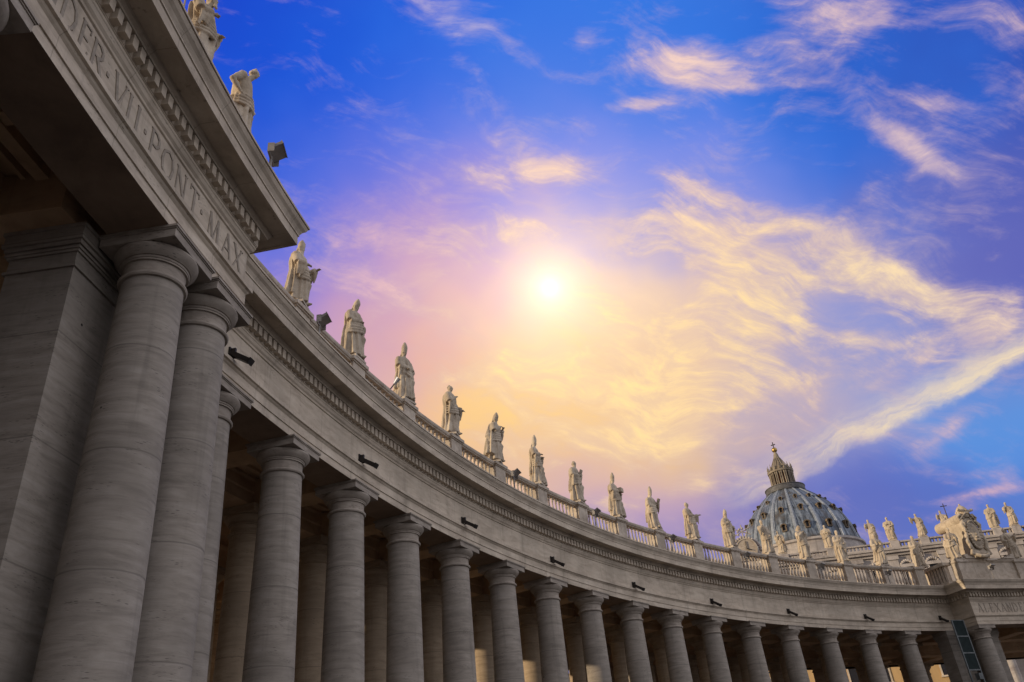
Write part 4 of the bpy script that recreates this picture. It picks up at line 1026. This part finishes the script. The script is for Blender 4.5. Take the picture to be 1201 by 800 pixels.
b = MB(); Mx = Matrix.Translation((.1, 0, 1.22)) @ Matrix.Rotation(radians(-28), 4, 'Y')
b.box(-.14, .26, -.27, .27, -.05, .05, Mx); b.box(.26, .285, -.29, .29, -.06, .06, Mx); b.box(-.08, .15, -.16, .16, .05, .08, Mx)
hb = b.mesh('housing'); hb.materials.append(M_LAMP)
b = MB(); b.tube([(0, 0, 0), (0, 0, 1.08)], .04, 8); b.box(-.12, .12, -.15, .15, 0, .03); b.box(-.03, .15, -.31, -.295, 1.0, 1.3); b.box(-.03, .15, .295, .31, 1.0, 1.3); b.box(-.03, .03, -.31, .31, .99, 1.03)
yk = b.mesh('post'); yk.materials.append(M_LAMP)
RL = [(-2.03, 3.70, -.15, 'grey box floodlight jutting above the cornice corner of the near portico'),
      (-.08, 1.32, 0, 'grey box floodlight right of the first mitred statue'),
      (3.95, 1.32, 0, 'roof floodlight at the pedestal under the hunched mitred statue'),
      (5.95, 1.32, 0, 'roof floodlight at the pedestal of the book-clasping statue'),
      (7.95, 1.32, 0, 'roof floodlight at the pedestal of the statue with swung hip'),
      (9.95, 1.32, 0, 'roof floodlight at the pedestal left of the dome'),
      (11.95, 1.32, 0, 'roof floodlight at the pedestal of the hooded statue'),
      (13.7, 1.32, -.1, 'roof floodlight on the cornice edge before the far portico'),
      (15.85, PAV + 1.4, -.1, 'small dark floodlight on the cornice below the great coat of arms')]
for (i, o, z, label) in RL:
    t = thing('roof_floodlight', label, 'floodlight', polar(i, o, ZA + 3.42 + z), head(i) + radians(12), 'floodlights on the roof edge')
    part('housing', hb, t); part('post', yk, t)
t = thing('spotlight', 'tiny silver spotlight on an arm between the second and third statue', 'spotlight', polar(1.50, .7, ZR + 1.83), head(1.6))
b = MB(); b.tube([(0, 0, 0), (.25, 0, .25)], .03, 6); part('arm', b.mesh('arm'), t, mat=M_GREY)
b = MB(); b.tube([(.2, 0, .2), (.42, 0, .42)], [.07, .12], 10); part('housing', b.mesh('housing'), t, mat=plain('silver', (.6, .62, .65), .3, .6))

# the glazed frame at the flank of the far portico
t = thing('panel_frame', 'tall metal frame with three dark green panels standing in the corner by the far portico', 'frame', polar(14.80, 2.45, .0), head(14.80))
W_, z0, z1 = .62, 10.3, 14.15
b = MB()
for s in (-1, 1): b.box(-.05, .05, s * W_ - .05, s * W_ + .05, 0.0, z1)
for z in (z0, z0 + (z1 - z0) / 3, z0 + 2 * (z1 - z0) / 3, z1): b.box(-.05, .05, -W_ + .05, W_ - .05, z - .05, z + (.05 if z < z1 else 0))
part('frame', b.mesh('frame'), t, mat=M_FRAME)
for k in range(3):
    part('panel', MB().box(-.02, .02, -W_ + .052, W_ - .052, z0 + .055 + k * (z1 - z0) / 3, z0 - .055 + (k + 1) * (z1 - z0) / 3).mesh('panel'), t, mat=M_GLASS)
b = MB(); b.box(.05, .45, -.2, .2, z0 - .75, z0 - .3); part('lamp_box', b.mesh('lamp_box'), t, mat=M_FRAME)
#END_ALL
